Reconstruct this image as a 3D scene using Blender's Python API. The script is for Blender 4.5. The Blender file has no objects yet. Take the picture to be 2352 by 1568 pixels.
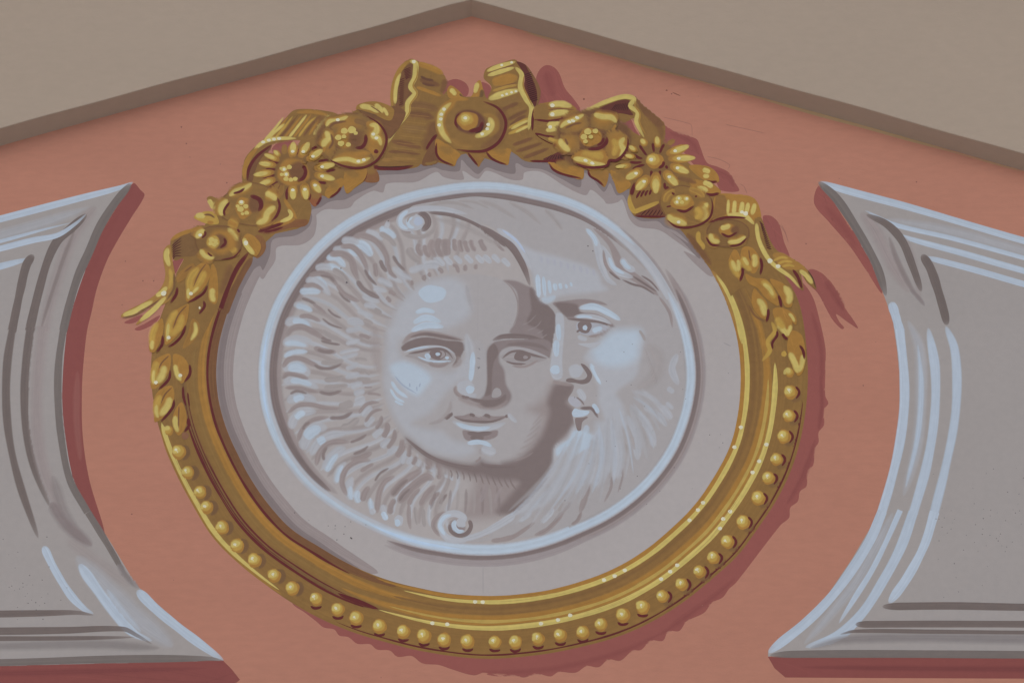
# A painted gable: a flat trompe-l'oeil mural (fresco) under a projecting raking cornice.
# Everything the mural shows, its painted highlights and painted shadows included, is pigment
# laid on the plaster, so it is built here as what it is: thin coats and brush strokes of paint
# (real sheets of paint, one over the other) on a real wall. Real light falls on top of that.
import bpy, math, random
import numpy as np
from mathutils import Vector
from mathutils.geometry import tessellate_polygon

random.seed(7)
rng = np.random.RandomState(11)
scene = bpy.context.scene
COL = scene.collection

# ------------------------------------------------------------------ camera
ELEV = math.radians(33.0)
DIST = 7.0
ZC = 1.6 + DIST * math.sin(ELEV)
CAM = np.array([0.0, -DIST * math.cos(ELEV), 1.6])
cam_d = bpy.data.cameras.new('camera')
cam_d.sensor_width = 36.0
cam_d.lens = 36.0 / (2 * (1.176 / DIST))
cam_d.clip_start = 0.05
cam_d.clip_end = 2000
cam = bpy.data.objects.new('camera', cam_d)
COL.objects.link(cam)
cam.location = CAM
cam.rotation_euler = (math.pi / 2 + ELEV, 0, 0)
scene.camera = cam

# ------------------------------------------------------------------ sky, sun, exposure
SUN_EL, SUN_ROT = math.radians(46), math.radians(200)
world = bpy.data.worlds.new('World')
scene.world = world
world.use_nodes = True
wn = world.node_tree.nodes
sky = wn.new('ShaderNodeTexSky')
sky.sky_type = 'NISHITA'
sky.sun_disc = False
sky.sun_elevation = SUN_EL
sky.sun_rotation = SUN_ROT
sky.dust_density = 1.7
sky.air_density = 1.0
bg = wn['Background']
bg.inputs['Strength'].default_value = 0.15
world.node_tree.links.new(sky.outputs[0], bg.inputs['Color'])
sun_d = bpy.data.lights.new('sun', 'SUN')
sun_d.energy = 0.6
sun_d.angle = math.radians(60)
sun_d.color = (1.0, 0.98, 0.95)
sun = bpy.data.objects.new('sun', sun_d)
COL.objects.link(sun)
sdir = Vector((math.sin(SUN_ROT) * math.cos(SUN_EL), math.cos(SUN_ROT) * math.cos(SUN_EL), math.sin(SUN_EL)))
sun.rotation_euler = sdir.to_track_quat('Z', 'Y').to_euler()
sun.location = (-3, -8, 10)
scene.view_settings.view_transform = 'Standard'
scene.view_settings.look = 'None'
scene.view_settings.gamma = 1.0
scene.view_settings.use_curve_mapping = False
scene.view_settings.exposure = -0.38
scene.cycles.transparent_max_bounces = 48
scene.cycles.max_bounces = 6
scene.render.filter_size = 1.8

# light that reaches the mural, per channel: pigment = seen colour / LIGHT
LIGHT = (0.637, 0.65, 0.68)

# ------------------------------------------------------------------ mural coordinates -> wall
# The mural was measured on a 2352 x 1568 sheet; sheet points are carried to the wall plane
# (y = -h) once, by plain perspective rectification, and live there as metric geometry.
FW, FH = 2352.0, 1568.0
def to_wall(p, h=0.0):
    p = np.asarray(p, float).reshape(-1, 2)
    t = 1.176 / DIST
    cx = (p[:, 0] - FW / 2) / (FW / 2) * t
    cy = -(p[:, 1] - FH / 2) / (FW / 2) * t
    se, ce = math.sin(ELEV), math.cos(ELEV)
    dx = cx
    dy = ce - cy * se
    dz = se + cy * ce
    h = np.broadcast_to(np.asarray(h, float), dx.shape)
    k = (-h - CAM[1]) / dy
    return np.stack([CAM[0] + k * dx, -h, CAM[2] + k * dz], 1)

def lin(c):
    c = np.asarray(c, float) / 255.0
    return np.where(c <= 0.04045, c / 12.92, ((c + 0.055) / 1.055) ** 2.4)
def pig(c):
    return np.clip(lin(c) / np.asarray(LIGHT), 0.004, 0.92)

# ------------------------------------------------------------------ materials
def mk(name):
    m = bpy.data.materials.new(name)
    m.use_nodes = True
    return m, m.node_tree.nodes, m.node_tree.links, m.node_tree.nodes['Principled BSDF']

def add_surface(nt, L, b, base_socket, tone=0.05, bump=0.25, sc=(1, 1, 1), rough=0.72):
    tc = nt.new('ShaderNodeTexCoord')
    geo = nt.new('ShaderNodeNewGeometry')
    mp = nt.new('ShaderNodeMapping'); mp.inputs['Scale'].default_value = sc
    L.new(geo.outputs['Position'], mp.inputs['Vector'])
    n1 = nt.new('ShaderNodeTexNoise'); n1.inputs['Scale'].default_value = 3.2; n1.inputs['Detail'].default_value = 5
    n2 = nt.new('ShaderNodeTexNoise'); n2.inputs['Scale'].default_value = 60; n2.inputs['Detail'].default_value = 4
    n3 = nt.new('ShaderNodeTexNoise'); n3.inputs['Scale'].default_value = 330; n3.inputs['Detail'].default_value = 2
    for n in (n1, n2, n3): L.new(mp.outputs[0], n.inputs['Vector'])
    a = nt.new('ShaderNodeMath'); a.operation = 'ADD'
    L.new(n1.outputs['Fac'], a.inputs[0]); L.new(n2.outputs['Fac'], a.inputs[1])
    mr = nt.new('ShaderNodeMapRange')
    mr.inputs['From Min'].default_value = 0.7; mr.inputs['From Max'].default_value = 1.3
    mr.inputs['To Min'].default_value = 1 - tone; mr.inputs['To Max'].default_value = 1 + tone
    L.new(a.outputs[0], mr.inputs['Value'])
    mx = nt.new('ShaderNodeVectorMath'); mx.operation = 'SCALE'
    L.new(base_socket, mx.inputs[0]); L.new(mr.outputs[0], mx.inputs['Scale'])
    L.new(mx.outputs[0], b.inputs['Base Color'])
    s = nt.new('ShaderNodeMath'); s.operation = 'MULTIPLY_ADD'; s.inputs[1].default_value = 0.6
    L.new(n2.outputs['Fac'], s.inputs[0]); L.new(n3.outputs['Fac'], s.inputs[2])
    bp = nt.new('ShaderNodeBump'); bp.inputs['Strength'].default_value = bump; bp.inputs['Distance'].default_value = 0.0012
    L.new(s.outputs[0], bp.inputs['Height']); L.new(bp.outputs[0], b.inputs['Normal'])
    b.inputs['Roughness'].default_value = rough
    b.inputs['Specular IOR Level'].default_value = 0.25

def paint_material(name, tone, rough, sc=(1, 1, 1)):
    m, nt, L, b = mk(name)
    at = nt.new('ShaderNodeAttribute'); at.attribute_name = 'Col'
    add_surface(nt, L, b, at.outputs['Color'], tone, 0.3, sc, rough)
    return m

M_PAINT = [paint_material('matt_lime_paint', 0.035, 0.75)]
M_GOLD = [paint_material('ochre_paint', 0.10, 0.6)]

def plain_material(name, col, tone=0.05, bump=0.4, rough=0.8, sc=(1, 1, 1)):
    m, nt, L, b = mk(name)
    rgb = nt.new('ShaderNodeRGB'); c = pig(col); rgb.outputs[0].default_value = (*c, 1)
    add_surface(nt, L, b, rgb.outputs[0], tone, bump, sc, rough)
    return m

# ------------------------------------------------------------------ paint engine
CELL = 3.0
OFF = 1600
HM = np.zeros((int((FH + 2 * OFF) / CELL), int((FW + 2 * OFF) / CELL)))
DZ = 0.00002
def cells(p):
    p = np.asarray(p).reshape(-1, 2)
    ix = np.clip(((p[:, 0] + OFF) / CELL).astype(int), 1, HM.shape[1] - 2)
    iy = np.clip(((p[:, 1] + OFF) / CELL).astype(int), 1, HM.shape[0] - 2)
    return iy, ix
def reserve(p):
    iy, ix = cells(p)
    z = 0
    for dy in (-1, 0, 1):
        for dx in (-1, 0, 1):
            z = max(z, HM[iy + dy, ix + dx].max())
    z += DZ
    HM[iy, ix] = np.maximum(HM[iy, ix], z)
    return z

def local_z(p):
    """height of the paint already on the wall round each point"""
    iy, ix = cells(p)
    z = np.zeros(len(iy))
    for dy in (-1, 0, 1):
        for dx in (-1, 0, 1):
            z = np.maximum(z, HM[iy + dy, ix + dx])
    return z
def raise_to(p, z):
    iy, ix = cells(p)
    np.maximum.at(HM, (iy, ix), z)

class Part:
    def __init__(s, thing, name, parent=None, label=None, kind=None, mats=None):
        s.thing, s.name, s.parent, s.label, s.kind = thing, name, parent, label, kind
        s.v, s.c, s.f, s.m = [], [], [], []
        s.mats = mats or thing.mats
    def add(s, verts, cols, faces, mi):
        o = len(s.v)
        s.v.extend(verts); s.c.extend(cols)
        s.f.extend([tuple(i + o for i in f) for f in faces])
        s.m.extend([mi] * len(faces))

class Thing:
    def __init__(s, name, label, cat, group=None, mats=None, kind=None):
        s.name, s.label, s.cat, s.group, s.kind = name, label, cat, group, kind
        s.mats = mats or M_PAINT
        s.parts = []
        ALL.append(s)
    def part(s, name, parent=None, label=None, kind=None, mats=None):
        global CUR
        p = Part(s, name, parent, label, kind, mats)
        s.parts.append(p); CUR = p
        return p
    def build(s):
        vs = np.array([v for p in s.parts for v in p.v])
        if s.kind is None:
            loc = np.array([(vs[:, 0].min() + vs[:, 0].max()) / 2, 0.0, vs[:, 2].min()])
            e = bpy.data.objects.new(s.name, None); COL.objects.link(e)
            e.empty_display_size = 0.05
            e.location = loc
            e['label'] = s.label; e['category'] = s.cat
            if s.group: e['group'] = s.group
        for p in s.parts:
            if not p.v: continue
            me = bpy.data.meshes.new(p.name)
            me.from_pydata((np.array(p.v) - loc).tolist(), [], p.f)
            ca = me.color_attributes.new('Col', 'FLOAT_COLOR', 'POINT')
            ca.data.foreach_set('color', np.array(p.c, dtype=np.float32).ravel())
            for m in p.mats: me.materials.append(m)
            me.polygons.foreach_set('material_index', np.array(p.m, dtype=np.int32))
            me.update()
            o = bpy.data.objects.new(p.name, me); COL.objects.link(o)
            o.parent = p.parent.obj if p.parent else e
            if p.label: o['label'] = p.label
            if p.kind: o['kind'] = p.kind
            p.obj = o
ALL = []
CUR = None
ORG = (0.0, 0.0); SC = 1.0
CROPS = dict(A=(392, 196), B=(857.5, 122.5), C=(1286.25, 196), D=(257.25, 465.5), E=(1494.5, 490),
             F1=(294, 833), F2=(588, 1176), F3=(1102.5, 1176), F4=(1470, 833), P0=(0, 122.5), P1=(0, 367.5), P2=(0, 1176),
             P3=(1764, 367.5), P4=(1764, 1176), M1=(588, 392), M2=(1102.5, 392), M3=(588, 784), M4=(1102.5, 784), B2=(857.5, 0), Z=(0, 0))
def T(k):
    global ORG, SC
    ORG = CROPS[k]; SC = 1.0 if k == 'Z' else 0.25
def X(s):
    a = np.array(s.split() if isinstance(s, str) else s, float).reshape(-1, 2)
    return a * SC + np.array(ORG)

def spline(p, closed=False, step=4.0):
    p = np.asarray(p, float)
    n = len(p)
    if n == 2 and not closed:
        k = max(2, int(np.linalg.norm(p[1] - p[0]) / step) + 1)
        t = np.linspace(0, 1, max(k, 7))[:, None]
        return p[0] * (1 - t) + p[1] * t
    out = []
    seg = n if closed else n - 1
    for i in range(seg):
        if closed:
            a, b, c, d = p[(i - 1) % n], p[i], p[(i + 1) % n], p[(i + 2) % n]
        else:
            b, c = p[i], p[i + 1]
            a = p[i - 1] if i > 0 else 2 * b - c
            d = p[i + 2] if i + 2 < n else 2 * c - b
        k = max(3, int(np.linalg.norm(c - b) / step) + 1)
        t = np.linspace(0, 1, k, endpoint=False)[:, None]
        l0, l1, l2 = (max(np.linalg.norm(v), 1e-6) for v in (b - a, c - b, d - c))
        m0 = (c - a) / (l0 + l1) * l1; m1 = (d - b) / (l1 + l2) * l1
        out.append((2 * t ** 3 - 3 * t ** 2 + 1) * b + (t ** 3 - 2 * t ** 2 + t) * m0 + (3 * t ** 2 - 2 * t ** 3) * c + (t ** 3 - t ** 2) * m1)
    if not closed: out.append(p[-1][None])
    return np.concatenate(out)

def normals(q, closed=False):
    if closed: d = np.roll(q, -1, 0) - np.roll(q, 1, 0)
    else: d = np.gradient(q, axis=0)
    d /= np.maximum(np.linalg.norm(d, axis=1, keepdims=True), 1e-9)
    return np.stack([-d[:, 1], d[:, 0]], 1)

def rgba(col, a): return (*pig(col), a)

# the coat that is wet on the wall so far (linear pigment), so that a soft brush edge blends into it
BR = 2.0
BUF = np.empty((int((FH + 2 * OFF) / BR), int((FW + 2 * OFF) / BR), 3), np.float32)
BUF[:] = pig((168, 116, 97))      # salmon field
def bidx(p):
    ix = np.clip(((p[..., 0] + OFF) / BR).astype(int), 0, BUF.shape[1] - 1)
    iy = np.clip(((p[..., 1] + OFF) / BR).astype(int), 0, BUF.shape[0] - 1)
    return iy, ix
def under(p):
    return BUF[bidx(np.asarray(p))]

STREAK = 0.035
def ribbon(rows, alphas, cols):
    """a strip of paint: rows of points across it, their coverage and the colour along it"""
    rows = list(rows); alphas = list(alphas); r = 0
    while r < len(rows) - 1:            # wide strips get more rows, so that they follow what lies below
        k = int(np.linalg.norm(rows[r + 1] - rows[r], axis=1).max() / 3.0)
        if k:
            a0, b0, a1, b1 = rows[r], rows[r + 1], alphas[r], alphas[r + 1]
            u = (np.arange(k) + 1) / (k + 1)
            rows[r + 1:r + 1] = [a0 * (1 - t) + b0 * t for t in u]
            alphas[r + 1:r + 1] = [a1 * (1 - t) + b1 * t for t in u]
        r += k + 1
    R, N = len(rows), len(rows[0])
    rows = np.asarray(rows); al = np.asarray(alphas)[..., None]
    st = 1 + STREAK * rng.normal(size=(R, 1)) + 0.5 * STREAK * np.sin(np.arange(N)[None] * rng.uniform(.1, .5, (R, 1)) + rng.uniform(0, 6, (R, 1)))
    c = under(rows) * (1 - al) + np.asarray(cols)[None] * st[..., None] * al
    zl = local_z(rows.reshape(-1, 2)).reshape(R, N)
    zz = np.maximum(zl, np.maximum(np.roll(zl, 1, 1), np.roll(zl, -1, 1))) if N > 2 else zl
    zz = zz + DZ + np.linspace(0, 0.4 * DZ, N)[None]
    zz = np.where(al[..., 0] == 0, zz - 0.5 * DZ, zz)
    V, C = [], []
    for r in range(R):
        V += to_wall(rows[r], zz[r]).tolist()
        C += [(*x, 1.0) for x in c[r]]
    F = [(r * N + i, r * N + i + 1, (r + 1) * N + i + 1, (r + 1) * N + i) for r in range(R - 1) for i in range(N - 1)]
    CUR.add(V, C, F, 0)
    raise_to(rows.reshape(-1, 2), zz.ravel())
    m = max(1, int(np.ceil(np.linalg.norm(np.diff(rows, axis=1), axis=2).max() / 1.6)))
    for r in range(R - 1):
        k = max(1, int(np.ceil(np.linalg.norm(rows[r + 1] - rows[r], axis=1).max() / 1.6)))
        for u in np.linspace(0, 1, k + 1):
            q = rows[r] * (1 - u) + rows[r + 1] * u; cc = c[r] * (1 - u) + c[r + 1] * u
            for v in np.arange(m) / m:
                BUF[bidx(q[:-1] * (1 - v) + q[1:] * v)] = cc[:-1] * (1 - v) + cc[1:] * v

def S(col, w, pts, f=0.0, a=1.0, tp=(0.3, 0.4), wob=0.05, col2=None):
    """one brush stroke along a spline: w width, f feathered edge, tp how much of each end tapers"""
    if col is GR: w = w * 1.5
    elif col is G3: w = w * 1.12
    q = spline(X(pts)); w = w * SC; f = f * SC
    d = np.r_[0, np.cumsum(np.linalg.norm(np.diff(q, axis=0), axis=1))]
    t = d / max(d[-1], 1e-9)
    e = np.ones(len(q))
    for tt, k in ((t, tp[0]), (1 - t, tp[1])):
        if k > 0: e *= np.clip(np.sqrt(np.clip(tt / k, 0, 1) * (2 - np.clip(tt / k, 0, 1))), 0.04, 1)
    ph = rng.rand(3) * 6.28
    e = e * (1 + wob * (np.sin(t * 9 + ph[0]) + 0.6 * np.sin(t * 21 + ph[1])))
    n = normals(q)
    hw = (w / 2 * e)[:, None]
    c1 = np.array(pig(col)); c2 = np.array(pig(col2)) if col2 else c1
    cols = c1 * (1 - t[:, None]) + c2 * t[:, None]
    one = np.ones(len(q))
    if f <= 0:
        ribbon([q - n * hw, q + n * hw], [one * a, one * a], cols)
    else:
        out = hw + 0.35 * np.minimum(f, hw)
        hi = np.maximum(out - f, hw * 0.3); md = (out + hi) / 2
        ea = np.clip(e * 1.15, 0, 1) ** 0.6 * a
        ribbon([q - n * out, q - n * md, q - n * hi, q + n * hi, q + n * md, q + n * out], [0 * one, .5 * ea, ea, ea, .5 * ea, 0 * one], cols)

def inside(q, g):
    ins = np.zeros(len(g), bool)
    j = len(q) - 1
    for i in range(len(q)):
        yi, yj, xi, xj = q[i, 1], q[j, 1], q[i, 0], q[j, 0]
        if yi != yj:
            m = (yi > g[:, 1]) != (yj > g[:, 1])
            ins ^= m & (g[:, 0] < (xj - xi) * (g[:, 1] - yi) / (yj - yi) + xi)
        j = i
    return ins
def edge_dist(q, g):
    d = np.full(len(g), 1e9)
    r = np.roll(q, -1, 0)
    for a_, b_ in zip(q, r):
        v = b_ - a_; L = max(v @ v, 1e-9)
        t = np.clip(((g - a_) @ v) / L, 0, 1)
        w = g - a_ - t[:, None] * v
        d = np.minimum(d, (w * w).sum(1))
    return np.sqrt(d)
def lattice(lo, hi, s):
    x = np.arange(lo[0], hi[0] + s, s); y = np.arange(lo[1], hi[1] + s, s)
    gx, gy = np.meshgrid(x, y)
    return np.stack([gx.ravel(), gy.ravel()], 1), len(x), len(y)

def P(col, pts, f=0.0, a=1.0, smooth=True, raw=None):
    """one filled coat of paint inside a closed outline, f = width of its soft edge"""
    p = X(pts) if raw is None else np.asarray(raw, float)
    q = spline(p, True) if smooth else p
    f = f * SC
    if f > 3.5: f *= 1.6
    soft = f >= 2.4
    c = np.array(pig(col))
    lo, hi = q.min(0) - f, q.max(0) + f
    lo = np.floor((lo + OFF) / BR) * BR - OFF + BR / 2
    g, nx, ny = lattice(lo, hi, BR)
    ins = inside(q, g)
    if soft:
        qd = spline(p, True, step=9.0) if smooth else q
        sd = edge_dist(qd, g) * np.where(ins, 1, -1)
        al = np.clip(.5 + sd / f, 0, 1); al = al * al * (3 - 2 * al) * a
    else:
        al = ins * a
    keep = al > 0
    if not soft: z = reserve(np.concatenate([q, g[keep]]) if keep.any() else q)
    if soft:
        s = min(max(f / 4, 1.6), 4.0)
        v, mx, my = lattice(lo, hi, s)
        sv = edge_dist(qd, v) * np.where(inside(q, v), 1, -1)
        av = np.clip(.5 + sv / f, 0, 1); av = av * av * (3 - 2 * av) * a
        A = av.reshape(my, mx)
        ok = np.maximum(np.maximum(A[:-1, :-1], A[1:, :-1]), np.maximum(A[:-1, 1:], A[1:, 1:])) > 0.004
        iy, ix = np.nonzero(ok)
        quads = np.stack([iy * mx + ix, iy * mx + ix + 1, (iy + 1) * mx + ix + 1, (iy + 1) * mx + ix], 1)
        used, inv = np.unique(quads, return_inverse=True)
        cv = under(v[used]) * (1 - av[used, None]) + c * av[used, None]
        z = local_z(v[used]) + np.where(av[used] > .02, DZ, .4 * DZ)
        raise_to(v[used], z)
        CUR.add(to_wall(v[used], z).tolist(), [(*x, 1.0) for x in cv], [tuple(t) for t in inv.reshape(-1, 4)], 0)
    else:
        tri = tessellate_polygon([[Vector((x, y, 0)) for x, y in q]])
        cm = c if a >= 1 else under(q).mean(0) * (1 - a) + c * a
        CUR.add(to_wall(q, z).tolist(), [(*cm, 1.0)] * len(q), [tuple(t) for t in tri], 0)
    iy, ix = bidx(g[keep])
    BUF[iy, ix] = BUF[iy, ix] * (1 - al[keep, None]) + c * al[keep, None]
    if raw is None and not soft and keep.sum() * BR * BR > 500 and a >= 1:
        bristle(col, q, g[keep], int(min(16, 3 + keep.sum() * BR * BR / 500)))

def bristle(col, q, pts, k):
    """a few brush passes inside a coat just laid, along its long axis"""
    m = pts.mean(0); u, s_, vt = np.linalg.svd(pts - m, full_matrices=False)
    L = 2 * s_[0] / math.sqrt(len(pts)); d = vt[0]
    for i in range(k):
        c = pts[rng.randint(len(pts))]
        th = rng.normal(0, .18); dd = np.array([d[0] * math.cos(th) - d[1] * math.sin(th), d[0] * math.sin(th) + d[1] * math.cos(th)])
        h = rng.uniform(.3, .7) * L
        n = np.array([-dd[1], dd[0]]); bend = rng.normal(0, .08) * h
        pp = np.array([c - dd * h, c + n * bend, c + dd * h])
        ok = inside(q, pp)
        if not ok[1]: continue
        for e in (0, 2):
            t = 0
            while not inside(q, pp[e:e + 1])[0] and t < 7: pp[e] = pp[e] * .75 + pp[1] * .25; t += 1
        pp = pp[1] + (pp - pp[1]) * .9
        w = rng.uniform(1.6, 4.0); g = np.clip(np.array(col) * rng.choice([.9, .94, 1.06, 1.1]), 0, 255)
        qq = spline(pp); nn = normals(qq); t = np.linspace(0, 1, len(qq)); e = np.sin(np.pi * np.clip(t, .03, .97)) ** .5
        hw = (w / 2 * e)[:, None]; one = np.ones(len(qq))
        ribbon([qq - nn * hw, qq, qq + nn * hw], [0 * one, .55 * one, 0 * one], np.tile(pig(g), (len(qq), 1)))

def O(col, x, y, rx, ry=None, rot=0, f=0.0, a=1.0):
    """a dab: an ellipse with an uneven edge"""
    ry = rx if ry is None else ry
    c = X([x, y])[0]
    t = np.linspace(0, 2 * math.pi, 18, endpoint=False)
    r = 1 + 0.04 * np.sin(3 * t + rng.rand() * 6) + 0.03 * np.sin(5 * t + rng.rand() * 6)
    u = np.stack([rx * SC * r * np.cos(t), ry * SC * r * np.sin(t)], 1)
    cr, sr = math.cos(math.radians(rot)), math.sin(math.radians(rot))
    P(col, None, f, a, True, raw=c + u @ np.array([[cr, sr], [-sr, cr]]))

def pad(fl, k):
    return fl

# pigments, as they look on the wall in this light
SALMON = (168, 116, 97); CRIM = (138, 79, 72); CRIM2 = (127, 70, 65); CREAM = (150, 139, 129)
GREY = (163, 156, 153); HI = (171, 183, 194); LT = (167, 168, 172); MD = (144, 132, 129); DK = (119, 106, 103); MDL = (152, 144, 141)
PG = (151, 144, 140); PED = (110, 101, 96); PDK = (107, 96, 91); PHI = (167, 177, 188); PLT = (157, 157, 160)
G0 = (128, 95, 48); GB = (110, 74, 45); G1 = (153, 110, 47); G2 = (170, 136, 61); G3 = (186, 166, 92); GW = (204, 196, 168); GR = (88, 28, 27); GD = (118, 86, 46)
# ------------------------------------------------------------------ setting
def mesh_obj(name, verts, faces, mat, parent=None):
    me = bpy.data.meshes.new(name)
    me.from_pydata([tuple(v) for v in verts], [], faces)
    me.materials.append(mat); me.update()
    o = bpy.data.objects.new(name, me); COL.objects.link(o)
    if parent: o.parent = parent
    return o

gm, gnt, gL, gb = mk('pale_stone_paving')
grgb = gnt.new('ShaderNodeRGB'); grgb.outputs[0].default_value = (0.7, 0.66, 0.6, 1)
add_surface(gnt, gL, gb, grgb.outputs[0], 0.2, 0.6, (1, 1, 1), 0.9)
g = mesh_obj('ground', [(-600, -600, 0), (600, -600, 0), (600, 600, 0), (-600, 600, 0)], [(0, 1, 2, 3)], gm)
g['kind'] = 'structure'

# edge of the salmon field against the cornice, on the wall plane
apex = to_wall([[1083, 38]])[0]
le = to_wall([[0, 335]])[0]; re_ = to_wall([[2352, 392]])[0]
sl = (apex[2] - le[2]) / (apex[0] - le[0]); sr_ = (apex[2] - re_[2]) / (re_[0] - apex[0])
XL, XR = -3.1, 3.1
zl = apex[2] - sl * (apex[0] - XL); zr = apex[2] - sr_ * (XR - apex[0])
wall = bpy.data.objects.new('gable_wall', None); COL.objects.link(wall)
wall.location = (0, 0, 0)
wall['label'] = 'salmon pink plastered gable wall behind the painted medallion and panels'
wall['category'] = 'wall'
m_wall = plain_material('salmon_limewash', SALMON, 0.05, 0.45, 0.85, (0.45, 1, 1.3))
T_ = 0.35
wv = [(XL, 0, 0), (XR, 0, 0), (XR, 0, zr + .1), (apex[0], 0, apex[2] + .1), (XL, 0, zl + .1)]
wv += [(x, T_, z) for x, y, z in wv]
mesh_obj('plaster', wv, [(0, 1, 2, 3, 4), (9, 8, 7, 6, 5), (0, 5, 6, 1), (1, 6, 7, 2), (4, 9, 5, 0)], m_wall, wall)

# raking cornice: a cream board with a splayed underside, proud of the wall, along both slopes
CD, CR = 0.047, 0.0145      # the splayed underside comes forward 47 mm and rises 14 mm
m_cor = plain_material('cream_limewash', (156, 140, 124), 0.03, 0.4, 0.85, (0.5, 1, 1))
cor = bpy.data.objects.new('raking_cornice', None); COL.objects.link(cor)
cor.location = (apex[0], 0, apex[2])
cor['label'] = 'cream plastered raking cornice meeting in a point above the medallion'
cor['category'] = 'cornice'
def slope(x_end, z_end, side):
    n = 60
    HB = 0.95
    xs = np.linspace(apex[0], x_end, n)
    zs = np.linspace(apex[2], z_end, n)
    wob = lambda s: 0.0016 * np.sin(xs * 7.1 + s) + 0.0011 * np.sin(xs * 19 + 2 * s)
    v = []
    r = 0.002
    for k, (yy, dz) in enumerate(((0.05, -0.05 * CR / CD), (-CD + r, CR - r * CR / CD), (-CD + 0.3 * r, CR + 0.1 * r), (-CD, CR + r), (-CD, HB), (0.05, HB))):
        w = wob(1.0 if k == 0 else 2.3) if k < 4 else 0 * xs
        for i in range(n):
            v.append((xs[i] - apex[0], yy, zs[i] + dz + w[i] * (0 if i == 0 else 1) - apex[2]))
    f = []
    for k in range(5):
        for i in range(n - 1):
            q = (k * n + i, k * n + i + 1, (k + 1) * n + i + 1, (k + 1) * n + i)
            f.append(q if side > 0 else q[::-1])
    e = n - 1
    f.append(tuple(k * n + e for k in range(6)))
    o = mesh_obj('cornice_board', v, f, m_cor, cor)
    for p in o.data.polygons: p.use_smooth = False
slope(XL, zl, -1)
slope(XR, zr, 1)

# ------------------------------------------------------------------ painted shadows on the salmon field
class Wrap(Thing):
    """paint that belongs to an object already built (the wall)"""
    def __init__(s, e):
        s.e = e; s.mats = M_PAINT; s.parts = []; ALL.append(s)
    def build(s):
        e = s.e; loc = np.array(e.location)
        for p in s.parts:
            if not p.v: continue
            me = bpy.data.meshes.new(p.name)
            me.from_pydata((np.array(p.v) - loc).tolist(), [], p.f)
            ca = me.color_attributes.new('Col', 'FLOAT_COLOR', 'POINT')
            ca.data.foreach_set('color', np.array(p.c, dtype=np.float32).ravel())
            for m in p.mats: me.materials.append(m)
            me.polygons.foreach_set('material_index', np.array(p.m, dtype=np.int32))
            me.update()
            o = bpy.data.objects.new(p.name, me); COL.objects.link(o); o.parent = e
            if p.label: o['label'] = p.label
            if p.kind: o['kind'] = p.kind
            p.obj = o
W = Wrap(wall)
W.part('edge_line', label='uneven cream paint line under the cornice')
T('Z')
S((156, 128, 98), 5, '1200 72 1330 109 1500 157 1640 196', a=0.8, f=1, wob=.35)
S((158, 130, 98), 7, '1600 185 1800 241 2000 296 2352 395', a=1, f=1, wob=.3)

# frame geometry measured once: inner and outer radius round the frame centre
FC = np.array([1100.0, 880.0])
inner = np.array([(1562,525),(1631,617),(1649.5,650),(1674.5,710),(1692,770),(1700.7,840),(1701,883),(1695,953),(1677.5,1025.5),(1645,1085.5),(1595,1160.5),(1540,1213.5),(1477.5,1266),(1402.5,1308.5),(1327.5,1336),(1202.5,1362),(1102.5,1367),(1088,1366),(963,1348.5),(863,1321),(788,1287),(718,1243.5),(679,1225),(631.5,1175.5),(581.5,1108),(541.5,1033),(514,968),(497.7,895.5),(496,845),(502,790.5),(517.2,735.5),(544.7,660.5),(582,588),(640,520),(740,450),(860,400),(1000,374),(1120,370),(1240,378),(1360,405),(1480,462)])
outer = np.array([(1640,430),(1720,520),(1789.5,620),(1827,665),(1842,715),(1849.5,777.5),(1855,830),(1856,870),(1853.7,908),(1842.5,993),(1820,1073),(1782.5,1150.5),(1730,1225),(1690.5,1283.5),(1652.5,1311),(1577.5,1376),(1452.5,1448.5),(1327.5,1485),(1202.5,1506),(1120,1512),(1013,1501),(888,1473),(768,1434),(671.7,1384),(588,1323.5),(527,1272),(481.5,1225),(456.5,1178),(411.5,1098),(376.5,1018),(362.7,975.5),(352,920),(346,857.5),(350,790),(372,720),(400,650),(440,560),(500,480),(600,390),(720,330),(860,290),(1000,270),(1120,268),(1240,275),(1380,300),(1520,350)])
def polar(pts):
    d = pts - FC
    th = np.arctan2(d[:, 1], d[:, 0]); r = np.hypot(d[:, 0], d[:, 1])
    o = np.argsort(th)
    return th[o], r[o]
ti, ri = polar(inner); to_, ro = polar(outer)
_tt = np.linspace(-math.pi, math.pi, 721)
def smooth_r(t, r, k=13):
    y = np.interp(_tt, np.r_[t - 2 * math.pi, t, t + 2 * math.pi], np.r_[r, r, r])
    ker = np.hanning(2 * k + 1); ker /= ker.sum()
    return np.convolve(np.r_[y[-1 - k:-1], y, y[1:1 + k]], ker, 'valid')
RI, RO = smooth_r(ti, ri), smooth_r(to_, ro)
def ring_pt(th, f):
    th = (np.asarray(th) + math.pi) % (2 * math.pi) - math.pi
    a, b = np.interp(th, _tt, RI), np.interp(th, _tt, RO)
    r = a + (b - a) * f
    return np.stack([FC[0] + r * np.cos(th), FC[1] + r * np.sin(th)], -1)
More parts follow.
